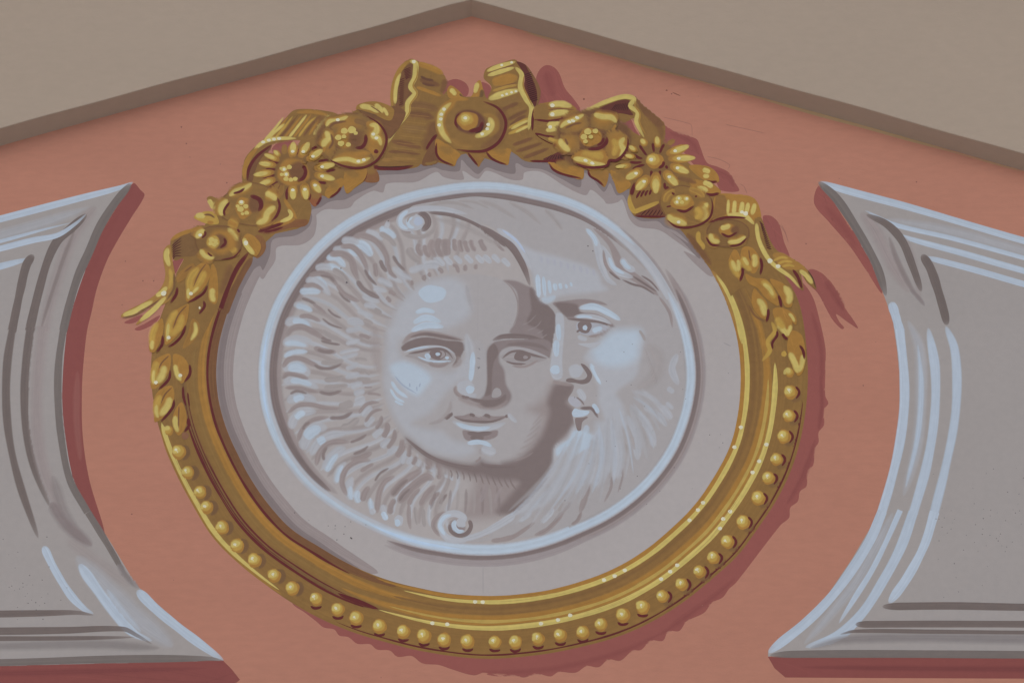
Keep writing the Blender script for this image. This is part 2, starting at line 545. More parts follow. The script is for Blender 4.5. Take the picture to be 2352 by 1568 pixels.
def BAND(col, f0, f1, d0, d1, tap=(0, 0), feather=0.0, a=1.0, wob=0.0, step=0.7):
    """a painted band along the frame from angle d0 to d1 (degrees), between fractions f0..f1 of its width"""
    n = max(8, int(abs(d1 - d0) / step))
    th = np.radians(np.linspace(d0, d1, n)); t = np.linspace(0, 1, n)
    e = np.ones(n)
    for tt, k in ((t, tap[0]), (1 - t, tap[1])):
        if k > 0: e *= np.sqrt(np.clip(tt / k, 0.0, 1))
    ph = rng.rand(2) * 6
    wv = 1 + wob * (np.sin(t * abs(d1 - d0) * .31 + ph[0]) + .6 * np.sin(t * abs(d1 - d0) * .83 + ph[1]))
    m = (f0 + f1) / 2; h = (f1 - f0) / 2 * e * wv
    one = np.ones(n); cols = np.tile(pig(col), (n, 1))
    if feather:
        hi = np.maximum(h - feather, h * .2); md = (h + hi) / 2
        ribbon([ring_pt(th, np.clip(r, -.5, 1.5)) for r in (m - h, m - md, m - hi, m + hi, m + md, m + h)], [0 * one, .5 * a * one, a * one, a * one, .5 * a * one, 0 * one], cols)
    else:
        ribbon([ring_pt(th, np.clip(r, -.5, 1.5)) for r in (m - h, m + h)], [a * one, a * one], cols)

W.part('painted_shadow', label='crimson painted shadow with a scalloped edge below the gold frame')
def multi(*segs):
    out = []
    for k, s in segs:
        T(k); out.append(X(s))
    return np.concatenate(out)
scal = multi(('F2', '335 835 450 920 560 1005 620 1055 720 1075 765 1130 850 1145 930 1205 1050 1210 1110 1258 1230 1268 1300 1325 1430 1318 1530 1385 1680 1400 1800 1440 2000 1495 2100 1470 2250 1505 2352 1480'),
             ('F3', '60 1485 180 1505 270 1480 400 1515 520 1480 650 1505 720 1465 880 1470 980 1410 1090 1420 1180 1350 1290 1360 1400 1270 1480 1262 1570 1175 1680 1178 1730 1090 1830 1088 1900 1000 2060 920 2130 830 2230 780 2290 700 2352 645'),
             ('F4', '1290 1490 1370 1420 1380 1330 1450 1270 1470 1180 1530 1130 1540 990 1590 940 1603 830 1600 790 1640 730 1640 640 1690 570 1690 430 1730 370 1702 300 1705 0'),
             ('E', '1605 1230 1545 950 1490 770 1400 640 1270 560 1180 520'))
ib = ring_pt(np.radians(np.linspace(-28, 130, 60)), 0.85)
P(CRIM, None, f=1.2, raw=np.concatenate([scal, ib]))
T('F3'); S(CRIM2, 60, '0 1460 300 1470 700 1430 1100 1340 1400 1240 1700 1090', f=30, a=.7)
S(CRIM2, 60, '1650 1130 1900 950 2150 770 2352 600', f=30, a=.7)
T('F4'); S(CRIM2, 60, '1350 1300 1480 1080 1570 850 1610 700', f=30, a=.8); S(CRIM2, 45, '1640 620 1670 400 1660 100', f=20, a=.8)
T('E'); S(CRIM2, 50, '1570 1568 1565 1250 1480 900', f=25, a=.8)
W.part('painted_shadow', label='crimson painted shadow of the right ribbon tail')
T('E'); P(CRIM, '1460 515 1540 530 1620 590 1700 690 1800 890 1850 960 1905 1055 1820 1005 1705 925 1730 990 1778 1050 1755 1062 1670 975 1600 850 1540 740 1420 600', f=2)
S(CRIM2, 70, '1600 620 1700 760 1780 900', f=30, a=.8)
W.part('painted_shadow', label='crimson painted shadow beside the right ribbon fold')
P(CRIM, '1030 30 1100 22 1170 80 1200 160 1225 260 1275 405 1150 360 1085 260', f=4)
W.part('painted_shadow', label='crimson painted shadow right of the bow')
T('B'); P(CRIM, '1495 240 1530 150 1590 110 1660 130 1710 190 1760 320 1840 420 1905 520 1880 545 1480 520 1530 350', f=4)
S(CRIM2, 90, '1590 160 1620 280 1660 400', f=50, a=.7)
W.part('painted_shadow', label='small crimson painted shadow between the bow loops')
P(CRIM, '640 300 690 255 760 238 840 268 878 330 850 400 640 390', f=4); P(CRIM, '990 270 1060 290 1085 340 1050 430 980 420', f=4)
W.part('painted_shadow', label='crimson painted shadow right of the right daisy')
T('C'); P(CRIM, '940 370 1080 440 1200 472 1260 500 1290 570 1350 710 1450 750 1550 800 1600 880 1645 970 1480 965 1430 890 1230 730 1100 580 960 560', f=3)
P(CRIM, '570 350 640 305 690 400 730 470 640 440', f=2)
P(CRIM, '1680 1230 1800 1300 1830 1400 1740 1300', f=2)
S(CRIM2, 60, '1000 430 1200 520 1280 640', f=30, a=.7); S(CRIM2, 50, '1420 780 1550 850 1600 940', f=25, a=.7)
W.part('painted_shadow', label='crimson painted shadow inside the left ribbon fold')
T('A'); P(CRIM, '930 590 1030 500 1120 495 1090 580 1030 640', f=2)
W.part('painted_shadow', label='crimson painted shadow under the left ribbon tails')
T('D'); P(CRIM, '560 540 655 508 620 580 580 650', f=1)
P(CRIM, '112 1100 180 1065 280 1030 230 1090 160 1112', f=1); P(CRIM, '207 1160 300 1110 440 1035 400 1100 320 1150 240 1175', f=1)
# pencil lines of the setting-out and small marks left in the plaster
W.part('pencil_line', label='thin pencil lines beside the right flowers')
PN = (138, 92, 80)
T('C')
for s in ('945 293 1060 320 1160 345 1205 365 1215 470', '1350 655 1460 680 1560 735 1540 775', '1650 905 1690 930 1720 1000', '1520 360 1700 400 1880 440', '2000 1260 2060 1340 2100 1440'):
    S(PN, 6, s, tp=(.1, .2), a=.7)
T('E'); S(PN, 6, '1195 90 1240 180 1265 270', a=.5)
W.part('mark', label='small brown marks in the salmon plaster', kind='stuff')
T('C'); S((122, 78, 62), 8, '1030 65 1110 100'); O((122, 78, 62), 980, 48, 9, 7); O((120, 76, 62), 220, 128, 9)
T('Z')
for x, y in [(88,652),(100,640),(330,645),(352,645),(430,330),(415,292),(1540,216),(1340,262),(1345,306),(2150,600),(1985,885),(2060,710),(1850,560),(520,420),(445,520),(2105,418),(290,600),(300,1180),(280,700)]:
    O((128, 84, 72), x + rng.uniform(-3, 3), y, rng.uniform(1.0, 1.9))
for i in range(60):
    x, y = rng.uniform(220, 2050), rng.uniform(150, 1560)
    O((138, 92, 80), x, y, rng.uniform(.6, 1.2))

# ------------------------------------------------------------------ painted panels
def panel(label):
    return Thing('painted_panel', label, 'panel', 'painted stone panels beside the medallion')
# ---- left panel
W.part('painted_shadow', label='crimson painted shadow along the curved edge of the left panel')
cr = multi(('P1', '1225 215 1290 275 1328 325 1200 540 1080 740 980 930 890 1180 840 1400 800 1568'), ('Z', '192 830 188 900 190 1000 205 1100 240 1222 215 1190 170 1110 145 1000 140 900'), ('P1', '600 1568 660 1300 760 1050 900 720 1080 420'))
P((129, 72, 67), None, f=1.5, raw=cr)
T('P1'); S(CRIM2, 90, '1150 400 980 650 850 950 760 1200 700 1500', f=40, a=.7)
T('Z'); S((142, 92, 84), 16, '178 850 176 960 185 1060', f=6, a=.5)
W.part('painted_shadow', label='dark crimson painted shadow under the left panel')
T('P2'); P(CRIM2, [-2560, 1440, 0, 1400, 1950, 1360, 2050, 1360, 2130, 1440, 2205, 1535, 2140, 1590, 0, 1610, -2560, 1640], smooth=False, f=3)
S((112, 60, 58), 60, '-2000 1500 0 1480 1200 1450 1900 1430', f=30, a=.7)
pl = panel('grey painted stone panel left of the medallion, its right edge curved inward')
pl.part('panel_field')
left_edge = multi(('P1', '1222 205 1080 400 950 620 850 850 760 1080 680 1320 615 1568'), ('Z', '143 900 150 1000 172 1110 209 1176'), ('P2', '1000 250 1260 670 1330 730 1600 980 1850 1180 2055 1358'))
lo = np.concatenate([left_edge, multi(('P2', '0 1410 -2560 1455'), ('P1', '-2560 1165 0 512'))])
P(PG, None, smooth=False, raw=np.concatenate([spline(left_edge), lo[len(left_edge):]]))
pl.part('moulding', label='top moulding with pale painted highlights')
T('P1')
S(PLT, 100, '-2500 1330 0 690 400 575 830 435', f=40, a=.8, tp=(0, .2))
S(PHI, 34, '-2500 1390 0 748 400 640 660 575', f=5, tp=(0, .3))
S(PHI, 62, '-2500 1195 0 543 700 360 1100 255 1225 203', f=3, tp=(0, .12))
pl.part('moulding', label='curved side moulding with dark painted shade')
S(MD, 120, '890 425 760 560 640 760 540 1050 450 1350 400 1568', f=55, a=.8, tp=(.15, 0)); 
S(PDK, 80, '800 495 640 640 530 740 440 920 350 1230 270 1568', f=6, tp=(.15, 0))
S((125, 114, 110), 40, '690 640 600 860 500 1150 420 1400 370 1568', f=16, a=.8)
T('Z')
S(PDK, 19, '70 750 60 830 56 900 60 990 80 1080 118 1170', f=3, tp=(0, .5))
S(MD, 30, '98 750 88 850 84 940 92 1040 120 1130 160 1210', f=14, a=.85, tp=(0, .3))
S((132, 123, 120), 26, '120 1090 150 1180 195 1250', f=10, a=.8)
T('P2'); S((124, 112, 110), 110, '470 -100 560 60 700 200 850 310', f=45, a=.85, tp=(.2, .2))
S(MD, 120, '620 250 850 420 1200 680', f=60, a=.5)
T('P1'); S(PHI, 56, '-2500 1460 0 815 300 738 530 690 700 580 795 495', f=4, tp=(0, .25))
pl.part('edge_shade', label='dark painted edge along the curve')
S(PED, 78, '1205 215 1060 390 920 610 815 850 720 1060 645 1300 580 1568', f=4, tp=(.12, 0))
T('Z'); S(PED, 17, '146 752 135 830 133 910 140 1000 160 1100 201 1176', f=2, tp=(0, 0))
T('P2'); S(PED, 62, '808 0 920 180 1050 400 1140 560 1240 690', f=5, tp=(0, .7)); S((128, 120, 118), 60, '1080 470 1180 610 1280 700', f=20, a=.7)
pl.part('edge_highlight', label='pale blue painted highlight along the lower curve')
S(PHI, 88, '1258 712 1430 885 1650 1065 1850 1215 2055 1360', f=4, tp=(.1, .45))
S(PLT, 190, '700 400 950 680 1250 960 1590 1235', f=80, a=.9, tp=(.3, .3))
S(PHI, 95, '725 470 880 690 1080 960 1230 1110 1400 1180', f=12, tp=(.15, .5))
S(PHI, 60, '980 700 1120 900 1300 1100', f=30, a=.6)
pl.part('inner_line', label='dark and pale painted lines round the inner field')
T('P1'); S(PHI, 60, '-2500 1620 0 978 270 905', f=4, tp=(0, .1))
S(PDK, 78, '310 868 245 960 190 1180 110 1568', f=4, tp=(.1, 0))
T('Z'); S(PDK, 19, '29 752 17 830 14 920 22 1010 45 1110 88 1236', f=3, tp=(0, .3), wob=.08)
T('P2'); S(PHI, 74, '398 305 500 520 650 760 780 890 862 932', f=4, tp=(.1, .4))
S(PDK, 66, '-2500 950 0 932 400 925 700 920 862 942', f=3, tp=(0, .25))
pl.part('moulding', label='bottom moulding with dark painted bands')
S((128, 121, 118), 90, '-2500 1240 0 1225 900 1210 1470 1245', f=40, a=.9, tp=(0, .1))
S(PDK, 66, '-2500 1100 0 1090 600 1082 1130 1070 1260 1130 1400 1210', f=4, tp=(0, .3))
S(PDK, 44, '-2500 1170 0 1158 600 1155 1240 1145', f=6, tp=(0, .2))
S(PED, 68, '-2500 1420 0 1378 1000 1348 1900 1342 2045 1358', f=3, tp=(0, .15))
# ---- right panel
W.part('painted_shadow', label='crimson painted shadow along the curved edge of the right panel')
T('P3'); P(CRIM, '462 240 425 400 560 570 750 790 900 1010 1045 1225 1010 1060 900 830 700 540 540 290', f=4)
S(CRIM2, 70, '520 420 680 600 820 800', f=35, a=.7)
W.part('painted_shadow', label='dark crimson painted shadow under the right panel')
T('P4'); P(CRIM2, [0, 1325, 2352, 1330, 4900, 1345, 4900, 1545, 2352, 1525, 1000, 1520, 160, 1515, 60, 1430], smooth=False, f=3)
S((112, 60, 58), 60, '300 1420 1200 1430 2352 1440 4800 1450', f=30, a=.7)
pr = panel('grey painted stone panel right of the medallion, its left edge curved inward')
pr.part('panel_field')
right_edge = multi(('P4', '0 1322 0 1275 330 980 560 740 770 430 930 160 1000 0'), ('Z', '2031 1130 2052 1050 2066 950 2067 870 2060 800'), ('P3', '1150 1500 1090 1310 1030 1150 940 930 830 730 700 520 560 330 455 198'))
P(PG, None, smooth=False, raw=np.concatenate([right_edge, multi(('P3', '2352 712 4900 1410'), ('P4', '4900 1345 2352 1332'))]))
pr.part('moulding', label='top moulding with pale painted highlights')
T('P3')
S(PLT, 90, '1080 540 1700 660 2352 840 4800 1500', f=40, a=.8, tp=(.15, 0))
S(PHI, 44, '890 465 1150 590 1700 722 2352 900 4800 1570', f=5, tp=(.1, 0))
S(PHI, 56, '1150 640 1230 700 1800 860 2352 1018 4800 1690', f=4, tp=(.1, 0))
S(PHI, 64, '470 200 700 275 1300 435 2352 742 4800 1415', f=3, tp=(.06, 0))
pr.part('moulding', label='curved side moulding, dark painted above and pale below')
S(MD, 130, '850 480 980 640 1110 900 1300 1220', f=60, a=.9); S(MD, 60, '1250 700 1330 900 1400 1300', f=30, a=.6)
S(PDK, 74, '900 500 1090 590 1230 740 1330 980 1410 1210', f=6, tp=(.3, .25))
S((126, 115, 112), 50, '1110 700 1180 900 1290 1130 1400 1300', f=18, a=.85)
S((128, 118, 116), 40, '1300 1180 1380 1260 1445 1345', f=10, a=.8)
T('Z'); S(PLT, 26, '2085 735 2112 800 2115 920 2105 1030 2075 1140', f=11, a=.9)
S(PHI, 13, '2108 790 2116 880 2108 1000 2080 1120', f=4, tp=(.4, .4))
S(PHI, 22, '2132 752 2148 850 2146 960 2128 1070 2097 1180', f=3, tp=(.2, 0))
T('P4'); S(PLT, 90, '1150 0 1000 300 800 650 520 1000 330 1210', f=40, a=.9)
S(PHI, 52, '1215 -20 1090 260 950 540 800 780 650 1020', f=8, tp=(0, .3))
S(PHI, 92, '1335 -5 1220 320 1050 640 860 930 640 1130 340 1240', f=5, tp=(0, .3))
pr.part('edge_shade', label='dark painted edge along the upper curve')
T('P3'); S(PED, 80, '462 200 620 345 760 545 900 780 1010 1000 1085 1250', f=5, tp=(.15, .25))
pr.part('edge_highlight', label='pale blue painted highlight along the lower curve')
S(PHI, 82, '1130 1300 1170 1420 1210 1568', f=4, tp=(.2, 0))
T('Z'); S(PHI, 22, '2066 755 2076 850 2077 930 2066 1020 2045 1110 2024 1180', f=2, tp=(0, 0))
T('P4'); S(PHI, 90, '1050 -10 940 250 740 570 560 800 350 1010 120 1195 0 1290', f=4, tp=(0, .15))
pr.part('inner_line', label='dark and pale painted lines round the inner field')
T('P3'); S(PHI, 58, '1440 890 1900 1010 2352 1140 4800 1810', f=4, tp=(.05, 0))
S(PDK, 82, '1412 865 1490 990 1560 1190 1620 1400 1645 1520', f=5, tp=(.12, .2))
T('Z'); S(PHI, 21, '2172 748 2192 800 2198 880 2192 970 2170 1080 2146 1176', f=3, tp=(.15, 0))
T('P4'); S(PHI, 85, '1530 -5 1440 290 1290 580 1110 835', f=4, tp=(0, .15))
S(PDK, 72, '1048 865 1200 862 1700 858 2352 870 4800 890', f=3, tp=(.05, 0))
pr.part('moulding', label='bottom moulding with dark painted bands')
S((126, 119, 117), 95, '380 1245 700 1170 1200 1150 2352 1160 4800 1170', f=40, a=.9, tp=(.15, 0))
S(PDK, 66, '800 1028 1500 1024 2352 1026 4800 1035', f=3, tp=(.03, 0))
S(PDK, 38, '660 1120 800 1090 1500 1094 2352 1102 4800 1110', f=6, tp=(.08, 0))
S(PED, 70, '15 1312 200 1302 1000 1298 2352 1306 4800 1318', f=3, tp=(.05, 0))
pr.part('speck', label='dark specks of dirt', kind='stuff')
for i in range(45):
    x, y = rng.normal(2000, 260), rng.normal(120, 230)
    if x < 1400: continue
    O((104, 99, 98), x, y, rng.uniform(2.5, 5.5))
for i in range(16): O((110, 105, 104), rng.uniform(1500, 2350), rng.uniform(-400, 900), rng.uniform(3, 5))
pl.part('speck', label='dark specks of dirt', kind='stuff')
T('P2')
for i in range(36): O((104, 99, 98), rng.normal(250, 170), rng.normal(700, 180), rng.uniform(3, 6))
# ------------------------------------------------------------------ medallion with sun and moon
med = Thing('medallion', 'round grey painted medallion with sun and moon faces inside the gold frame', 'medallion')
med.part('disc', label='flat grey disc')
P(GREY, None, smooth=False, raw=ring_pt(np.radians(np.linspace(0, 360, 240, endpoint=False)), 0.12))
med.part('painted_shadow', label='soft brown painted shadow along the inner edge of the frame')
# left side
BAND(MD, -0.26, 0.15, 118, 213, tap=(.25, 0), wob=.01)
BAND((124, 112, 110), -0.115, 0.15, 122, 211, tap=(.3, 0), wob=.02)
BAND(MD, -0.03, 0.03, 175, 200, feather=.02, a=.3)
sh = multi(('D', '1220 900 1340 670 1385 702 1430 640 1500 530 1520 408 1740 385 1850 310 1880 200 1878 130'),
           ('A', '1340 1190 1420 1140 1550 1140 1650 1120 1700 1060 1860 970 1950 985 1985 905'),
           ('B', '400 1180 580 1090 650 1140 830 1160 820 1080 960 1155 1040 1080 1260 1160 1370 1160 1390 1095 1540 1090 1740 1210 1850 1270'),
           ('C', '240 1010 285 960 400 1050 430 1088 530 1075 570 1050 640 1230 720 1300 910 1330 1050 1420 1250 1568'),
           ('M2', '1870 740 2080 950 2140 970 2100 850 1900 560'))
top = ring_pt(np.radians(np.linspace(-31, -150, 40)), 0.75)
P(MD, None, smooth=False, raw=np.concatenate([spline(sh), top]))
dk = multi(('D', '1150 900 1300 620 1360 580 1385 620 1415 570 1450 480 1480 340 1690 300 1810 220 1840 130'),
           ('A', '1290 1150 1380 1120 1440 1080 1500 1060 1600 1050 1700 1000 1860 930 1900 900 1900 830'),
           ('B', '60 1120 380 1100 560 1050 640 1075 790 1080 810 980 870 1040 960 1110 1040 1050 1140 1080 1300 1105 1310 1010 1400 1050 1560 1070 1740 1160 1900 1230 1920 1100 2000 1130 2050 1200'),
           ('C', '400 980 425 960 460 900 520 1010 580 1010 660 1180 740 1245 900 1250 960 1300 1080 1350 1180 1450'),
           ('M2', '1750 560 1850 640 2020 810 2010 700'))
P((122, 110, 108), None, smooth=False, raw=np.concatenate([spline(dk), top]))
# rim
rimp = np.array([(1100.5,418),(1004,429),(913,451),(846,479),(788,509.5),(733,554),(688,604.5),(653,654),(625.5,704.5),(601.7,784),(594,846.5),(600.5,934),(638,1034),(693,1109),(763,1165),(838,1208),(913,1240),(1013,1264),(1107,1272.5),(1227.5,1258.5),(1327.5,1222),(1425,1172),(1502.5,1104),(1552.5,1034),(1585,946.5),(1597,866.5),(1588,784),(1560,700),(1515,617),(1452.5,547),(1352.5,474.5),(1227.5,434.5)])
RC = np.array([1097.0, 846.0])
d_ = rimp - RC; tr = np.arctan2(d_[:, 1], d_[:, 0]); o_ = np.argsort(tr)
RR = smooth_r(tr[o_], np.hypot(d_[:, 0], d_[:, 1])[o_], 12)
def RIM(col, o0, o1, d0, d1, tap=(0, 0), f=0.0, a=1.0, wob=.03):
    """a stroke along the rim between offsets o0..o1 (outward positive) from angle d0 to d1"""
    n = max(10, int(abs(d1 - d0)))
    th = np.radians(np.linspace(d0, d1, n))
    r = np.interp((th + math.pi) % (2 * math.pi) - math.pi, _tt, RR) + (o0 + o1) / 2
    T('Z'); S(col, abs(o1 - o0), np.stack([RC[0] + r * np.cos(th), RC[1] + r * np.sin(th)], 1).ravel(), f=f, a=a, tp=tap, wob=wob)
med.part('rim', label='pale raised-looking rim round the faces')
RIM(MDL, -54, 2, 150, 330, f=8, tap=(.1, .1))
RIM((147, 137, 136), -3, 26, -25, 118, tap=(.1, .15), f=4)          # soft outer
RIM(MD, 2, 20, -28, 116, tap=(.1, .2), f=3)
RIM(DK, 3, 13, -22, 118, tap=(.05, .1), f=2)
RIM((147, 137, 136), 12, 28, 55, 118, tap=(.3, .3), f=3)
RIM(MD, -52, -17, 138, 322, tap=(.2, .2), f=5)
RIM(DK, -42, -20, 146, 318, tap=(.15, .25), f=4)
RIM(DK, -38, -22, 140, 165, tap=(.4, .4), f=2)
RIM(LT, -25, 1, -180, 180, f=4, wob=.01)
RIM(HI, -17, 0, 152, 322, tap=(.1, .15), f=5)
RIM(HI, -22, 0, -22, 128, tap=(.2, .2), f=6)
RIM(HI, -16, -5, 120, 162, tap=(.2, .2), f=3, a=.8)
RIM((170, 188, 210), -13, -5, 165, 190, tap=(.5, .5), f=2)
RIM((170, 188, 210), -14, -6, 95, 125, tap=(.5, .5), f=2)
RIM(MDL, -30, -18, -20, 60, f=5, a=.7)
RIM(MD, -4, 3, -45, -18, f=2, a=.8, tap=(.3, .3))

# ---------------- sun
sun_p = med.part('sun_face', label='smiling round sun face framed by wavy hair')
T('M1')
P((160, 155, 154), None, raw=multi(('M1', '1180 1400 1300 1180 1500 1020 1800 960 2100 960 2300 1010'), ('M2', '260 1010 560 1150 690 1300 680 1500'), ('M4', '660 200 640 500 600 800 480 1000 300 1120 0 1150'), ('M3', '2060 1130 1700 1090 1400 920 1250 700 1170 450 1160 200 1170 0')), f=16)
# soft light on the left of the face
T('M3'); P(LT, '1200 100 1220 -120 1300 -60 1320 110 1420 190 1600 250 1800 280 1950 150 1960 320 1850 380 1720 500 1600 650 1430 750 1550 800 1720 830 1800 900 1990 950 2010 1010 1900 1060 1650 1020 1480 920 1330 780 1220 560 1180 350', f=60, a=.85)
T('M1'); P(LT, '1240 1520 1270 1350 1330 1210 1460 1080 1620 1005 1800 985 1920 1050 1950 1180 1980 1260 1940 1350 1780 1440 1600 1480 1400 1540', f=70, a=.95)
# hair
hair = med.part('hair', sun_p, label='wavy locks painted in pale blue and brown')
T('M1')
# soft locks running from the rim to the face
CF = np.array([1076.0, 848.0])
for k in range(50):
    ph = math.radians(100 + k * 166 / 49.0 + rng.uniform(-1, 1))
    ro_ = np.interp((ph + math.pi) % (2 * math.pi) - math.pi, _tt, RR) - 50
    po = RC + ro_ * np.array([math.cos(ph), math.sin(ph)])
    ph2 = ph + rng.uniform(-.06, .06) - .05
    pi_ = CF + np.array([202 * math.cos(ph2), 226 * math.sin(ph2)])
    d = pi_ - po; nn_ = np.array([-d[1], d[0]]) / np.hypot(*d); A = 9 + rng.uniform(-2, 3)
    T('Z')
    S((149, 139, 136) if k % 2 else LT, 11 if k % 2 else 10, np.concatenate([po + d * t - nn_ * A * math.sin(2 * math.pi * t * .95) for t in np.linspace(0.0, 1, 7)]), f=4.5, a=.85, tp=(.15, .3))
T('M1')
HL = [(HI,60,'1130 530 1200 555 1290 620'),(LT,60,'1000 570 1080 580 1170 640'),(LT,60,'1180 490 1230 510'),(HI,75,'900 670 990 690 1070 790'),(LT,60,'780 650 870 640 950 670'),(HI,46,'790 715 870 735 930 790'),(LT,50,'700 730 790 720 860 760'),(HI,54,'640 800 740 805 825 890'),(HI,50,'630 870 720 890 830 970'),(LT,55,'540 900 620 880 700 900'),(HI,70,'510 1000 570 1010 650 1080'),(LT,60,'450 1020 540 1000 690 1150'),(HI,56,'395 1112 490 1105 600 1112'),(LT,50,'340 1240 420 1230 500 1270'),(HI,46,'360 1240 430 1252 525 1290'),(LT,70,'260 1410 380 1370 520 1440'),(HI,55,'330 1380 400 1385 500 1425'),(LT,55,'240 1580 360 1540 520 1560'),
 (LT,50,'970 1150 1060 1180 1140 1210'),(LT,40,'985 1230 1040 1240 1110 1260'),(LT,40,'925 1290 1000 1310 1085 1340'),(LT,60,'830 1390 920 1380 1000 1410'),(LT,46,'820 1470 900 1460 980 1440'),(LT,44,'1070 1090 1140 1090 1210 1110'),(LT,52,'1110 1000 1180 1020 1260 1070'),(LT,46,'1200 960 1270 985 1350 1030'),(LT,48,'1250 880 1330 950 1440 1000'),(LT,56,'1400 925 1480 900 1570 870'),(LT,72,'1540 870 1620 860 1690 870')]
for c, w, s in HL: S(c, w * 1.2, s, f=20, a=.9, tp=(.25, .45))
for x, y in ((1700,840),(1770,830),(1860,820),(1960,815),(2060,815),(2130,815),(2210,810),(2300,845)): S(LT, 52, [x-45, y-42, x, y, x+35, y+38], f=8)
HD = [(MD,44,'890 607 960 592 1080 632 1160 712 1205 810 1190 900'),(DK,32,'1140 815 1165 880 1205 935'),(MD,40,'770 700 880 700 950 760 1000 850 1030 940'),(DK,24,'995 900 1040 980 1115 1058'),(MD,50,'670 772 790 762 870 812 905 920 945 1020'),(DK,38,'925 1005 990 1090 1140 1175'),(MD,40,'480 962 600 945 680 975 760 1070'),(DK,20,'585 960 680 980 725 1025'),(DK,20,'755 1095 810 1170 875 1212'),(MD,32,'430 1062 530 1050 625 1100'),(DK,25,'415 1170 480 1190 555 1230'),(MD,28,'520 1220 590 1270 650 1320'),(DK,18,'655 1265 710 1320 790 1357'),(MD,34,'390 1340 480 1335 600 1385'),(DK,18,'605 1352 680 1410 800 1452'),(MD,46,'275 1525 330 1455 420 1435 540 1490 650 1560'),(DK,26,'1255 775 1300 850 1375 925'),(MD,36,'1090 840 1100 930 1110 980'),(MD,30,'1210 850 1240 940 1300 990'),(MDL,40,'1130 570 1220 620 1290 700'),(MD,36,'740 1040 800 1120 900 1180 960 1200'),(MDL,40,'700 900 800 960 860 1060'),
 (MD,38,'1500 665 1488 720 1535 785'),(MD,38,'1550 675 1558 745 1605 800'),(MD,46,'1628 625 1605 710 1655 800'),(MD,46,'1690 615 1668 710 1722 798'),(MD,70,'1742 620 1745 700 1755 790'),(MD,36,'1825 618 1822 680 1840 745'),(MD,34,'1870 628 1875 690 1900 755'),(MD,34,'1918 636 1930 700 1960 755'),(MD,34,'1970 628 1985 690 2020 745'),(MD,40,'2055 628 2080 690 2118 742'),(MDL,60,'1400 700 1430 770 1510 835'),(MD,30,'1800 862 1840 880 1865 945'),(MD,32,'1905 870 1925 890 1910 925'),(MD,30,'2010 860 2020 880 2010 910'),(MD,30,'1665 900 1700 915 1710 950'),(MD,30,'1575 940 1595 955 1590 980'),(MD,36,'1530 960 1545 985 1530 1010'),(MD,26,'1420 1010 1435 1030 1425 1055'),(MD,32,'1210 1110 1250 1120 1285 1150'),(MD,32,'1190 1160 1220 1180 1235 1215'),(MDL,30,'1080 1270 1130 1290 1150 1320'),(MDL,34,'980 1370 1040 1390 1075 1420'),(MDL,36,'610 1460 680 1520 780 1560'),(MD,30,'940 1510 1000 1520 1060 1545'),(DK,26,'595 1530 650 1555 700 1568')]
for c, w, s in HD: S((129, 117, 114) if c is DK else c, w * 1.3, s, f=12, tp=(.2, .35))
T('M3')
HL = [(LT,60,'240 25 360 10 490 45'),(HI,46,'255 20 350 15 470 40'),(HI,48,'252 145 340 100 480 92'),(LT,110,'245 260 360 230 500 310'),(HI,80,'290 260 370 235 470 270'),(LT,70,'245 375 380 345 580 430'),(HI,50,'310 360 400 365 520 400'),(LT,80,'280 555 400 505 560 545'),(HI,60,'340 540 400 515 450 520'),(LT,80,'325 810 350 710 430 650 560 640'),(HI,56,'360 710 410 665 460 655'),(LT,105,'430 1000 470 880 560 800 660 790'),(HI,90,'450 890 510 830 600 790'),(LT,70,'500 1050 570 930 680 860 840 842'),(HI,75,'565 935 605 910 645 900'),(LT,90,'640 1200 680 1090 750 1010 830 975'),(HI,52,'645 1200 690 1110 755 1025'),(LT,60,'730 1310 760 1190 830 1100'),(HI,44,'742 1300 760 1210 800 1130'),(LT,72,'885 1460 850 1350 885 1235'),(HI,46,'885 1455 865 1390 872 1320'),(HI,56,'950 1485 925 1420 945 1360'),(HI,44,'1080 1580 1055 1500 1050 1430'),(LT,60,'1200 1580 1170 1530 1165 1490'),
 (LT,36,'760 110 860 85 960 70'),(LT,40,'780 152 860 135 945 108'),(LT,42,'820 250 880 235 945 195'),(LT,44,'815 332 880 315 955 288'),(LT,56,'865 425 920 400 985 378'),(LT,56,'895 490 950 465 1005 455'),(LT,70,'905 560 950 540 1005 510'),(LT,54,'970 690 1010 640 1070 595'),(LT,58,'1005 785 1040 735 1095 695'),(LT,60,'1075 885 1120 840 1175 805'),(LT,60,'1145 975 1190 930 1245 895'),(LT,52,'1205 1030 1250 1000 1305 960'),(LT,52,'1345 1130 1355 1060 1375 990'),(LT,46,'1395 1135 1410 1090 1435 1045'),(LT,48,'1490 1155 1500 1115 1515 1075'),(LT,46,'820 20 900 0 960 -20')]
for c, w, s in HL: S(c, w * 1.15, s, f=20, a=.9, tp=(.25, .45))
for x, y, r in ((1622,1175,22),(1748,1230,17),(1800,1257,17)): O(LT, x, y, r, r * 1.2, f=4)
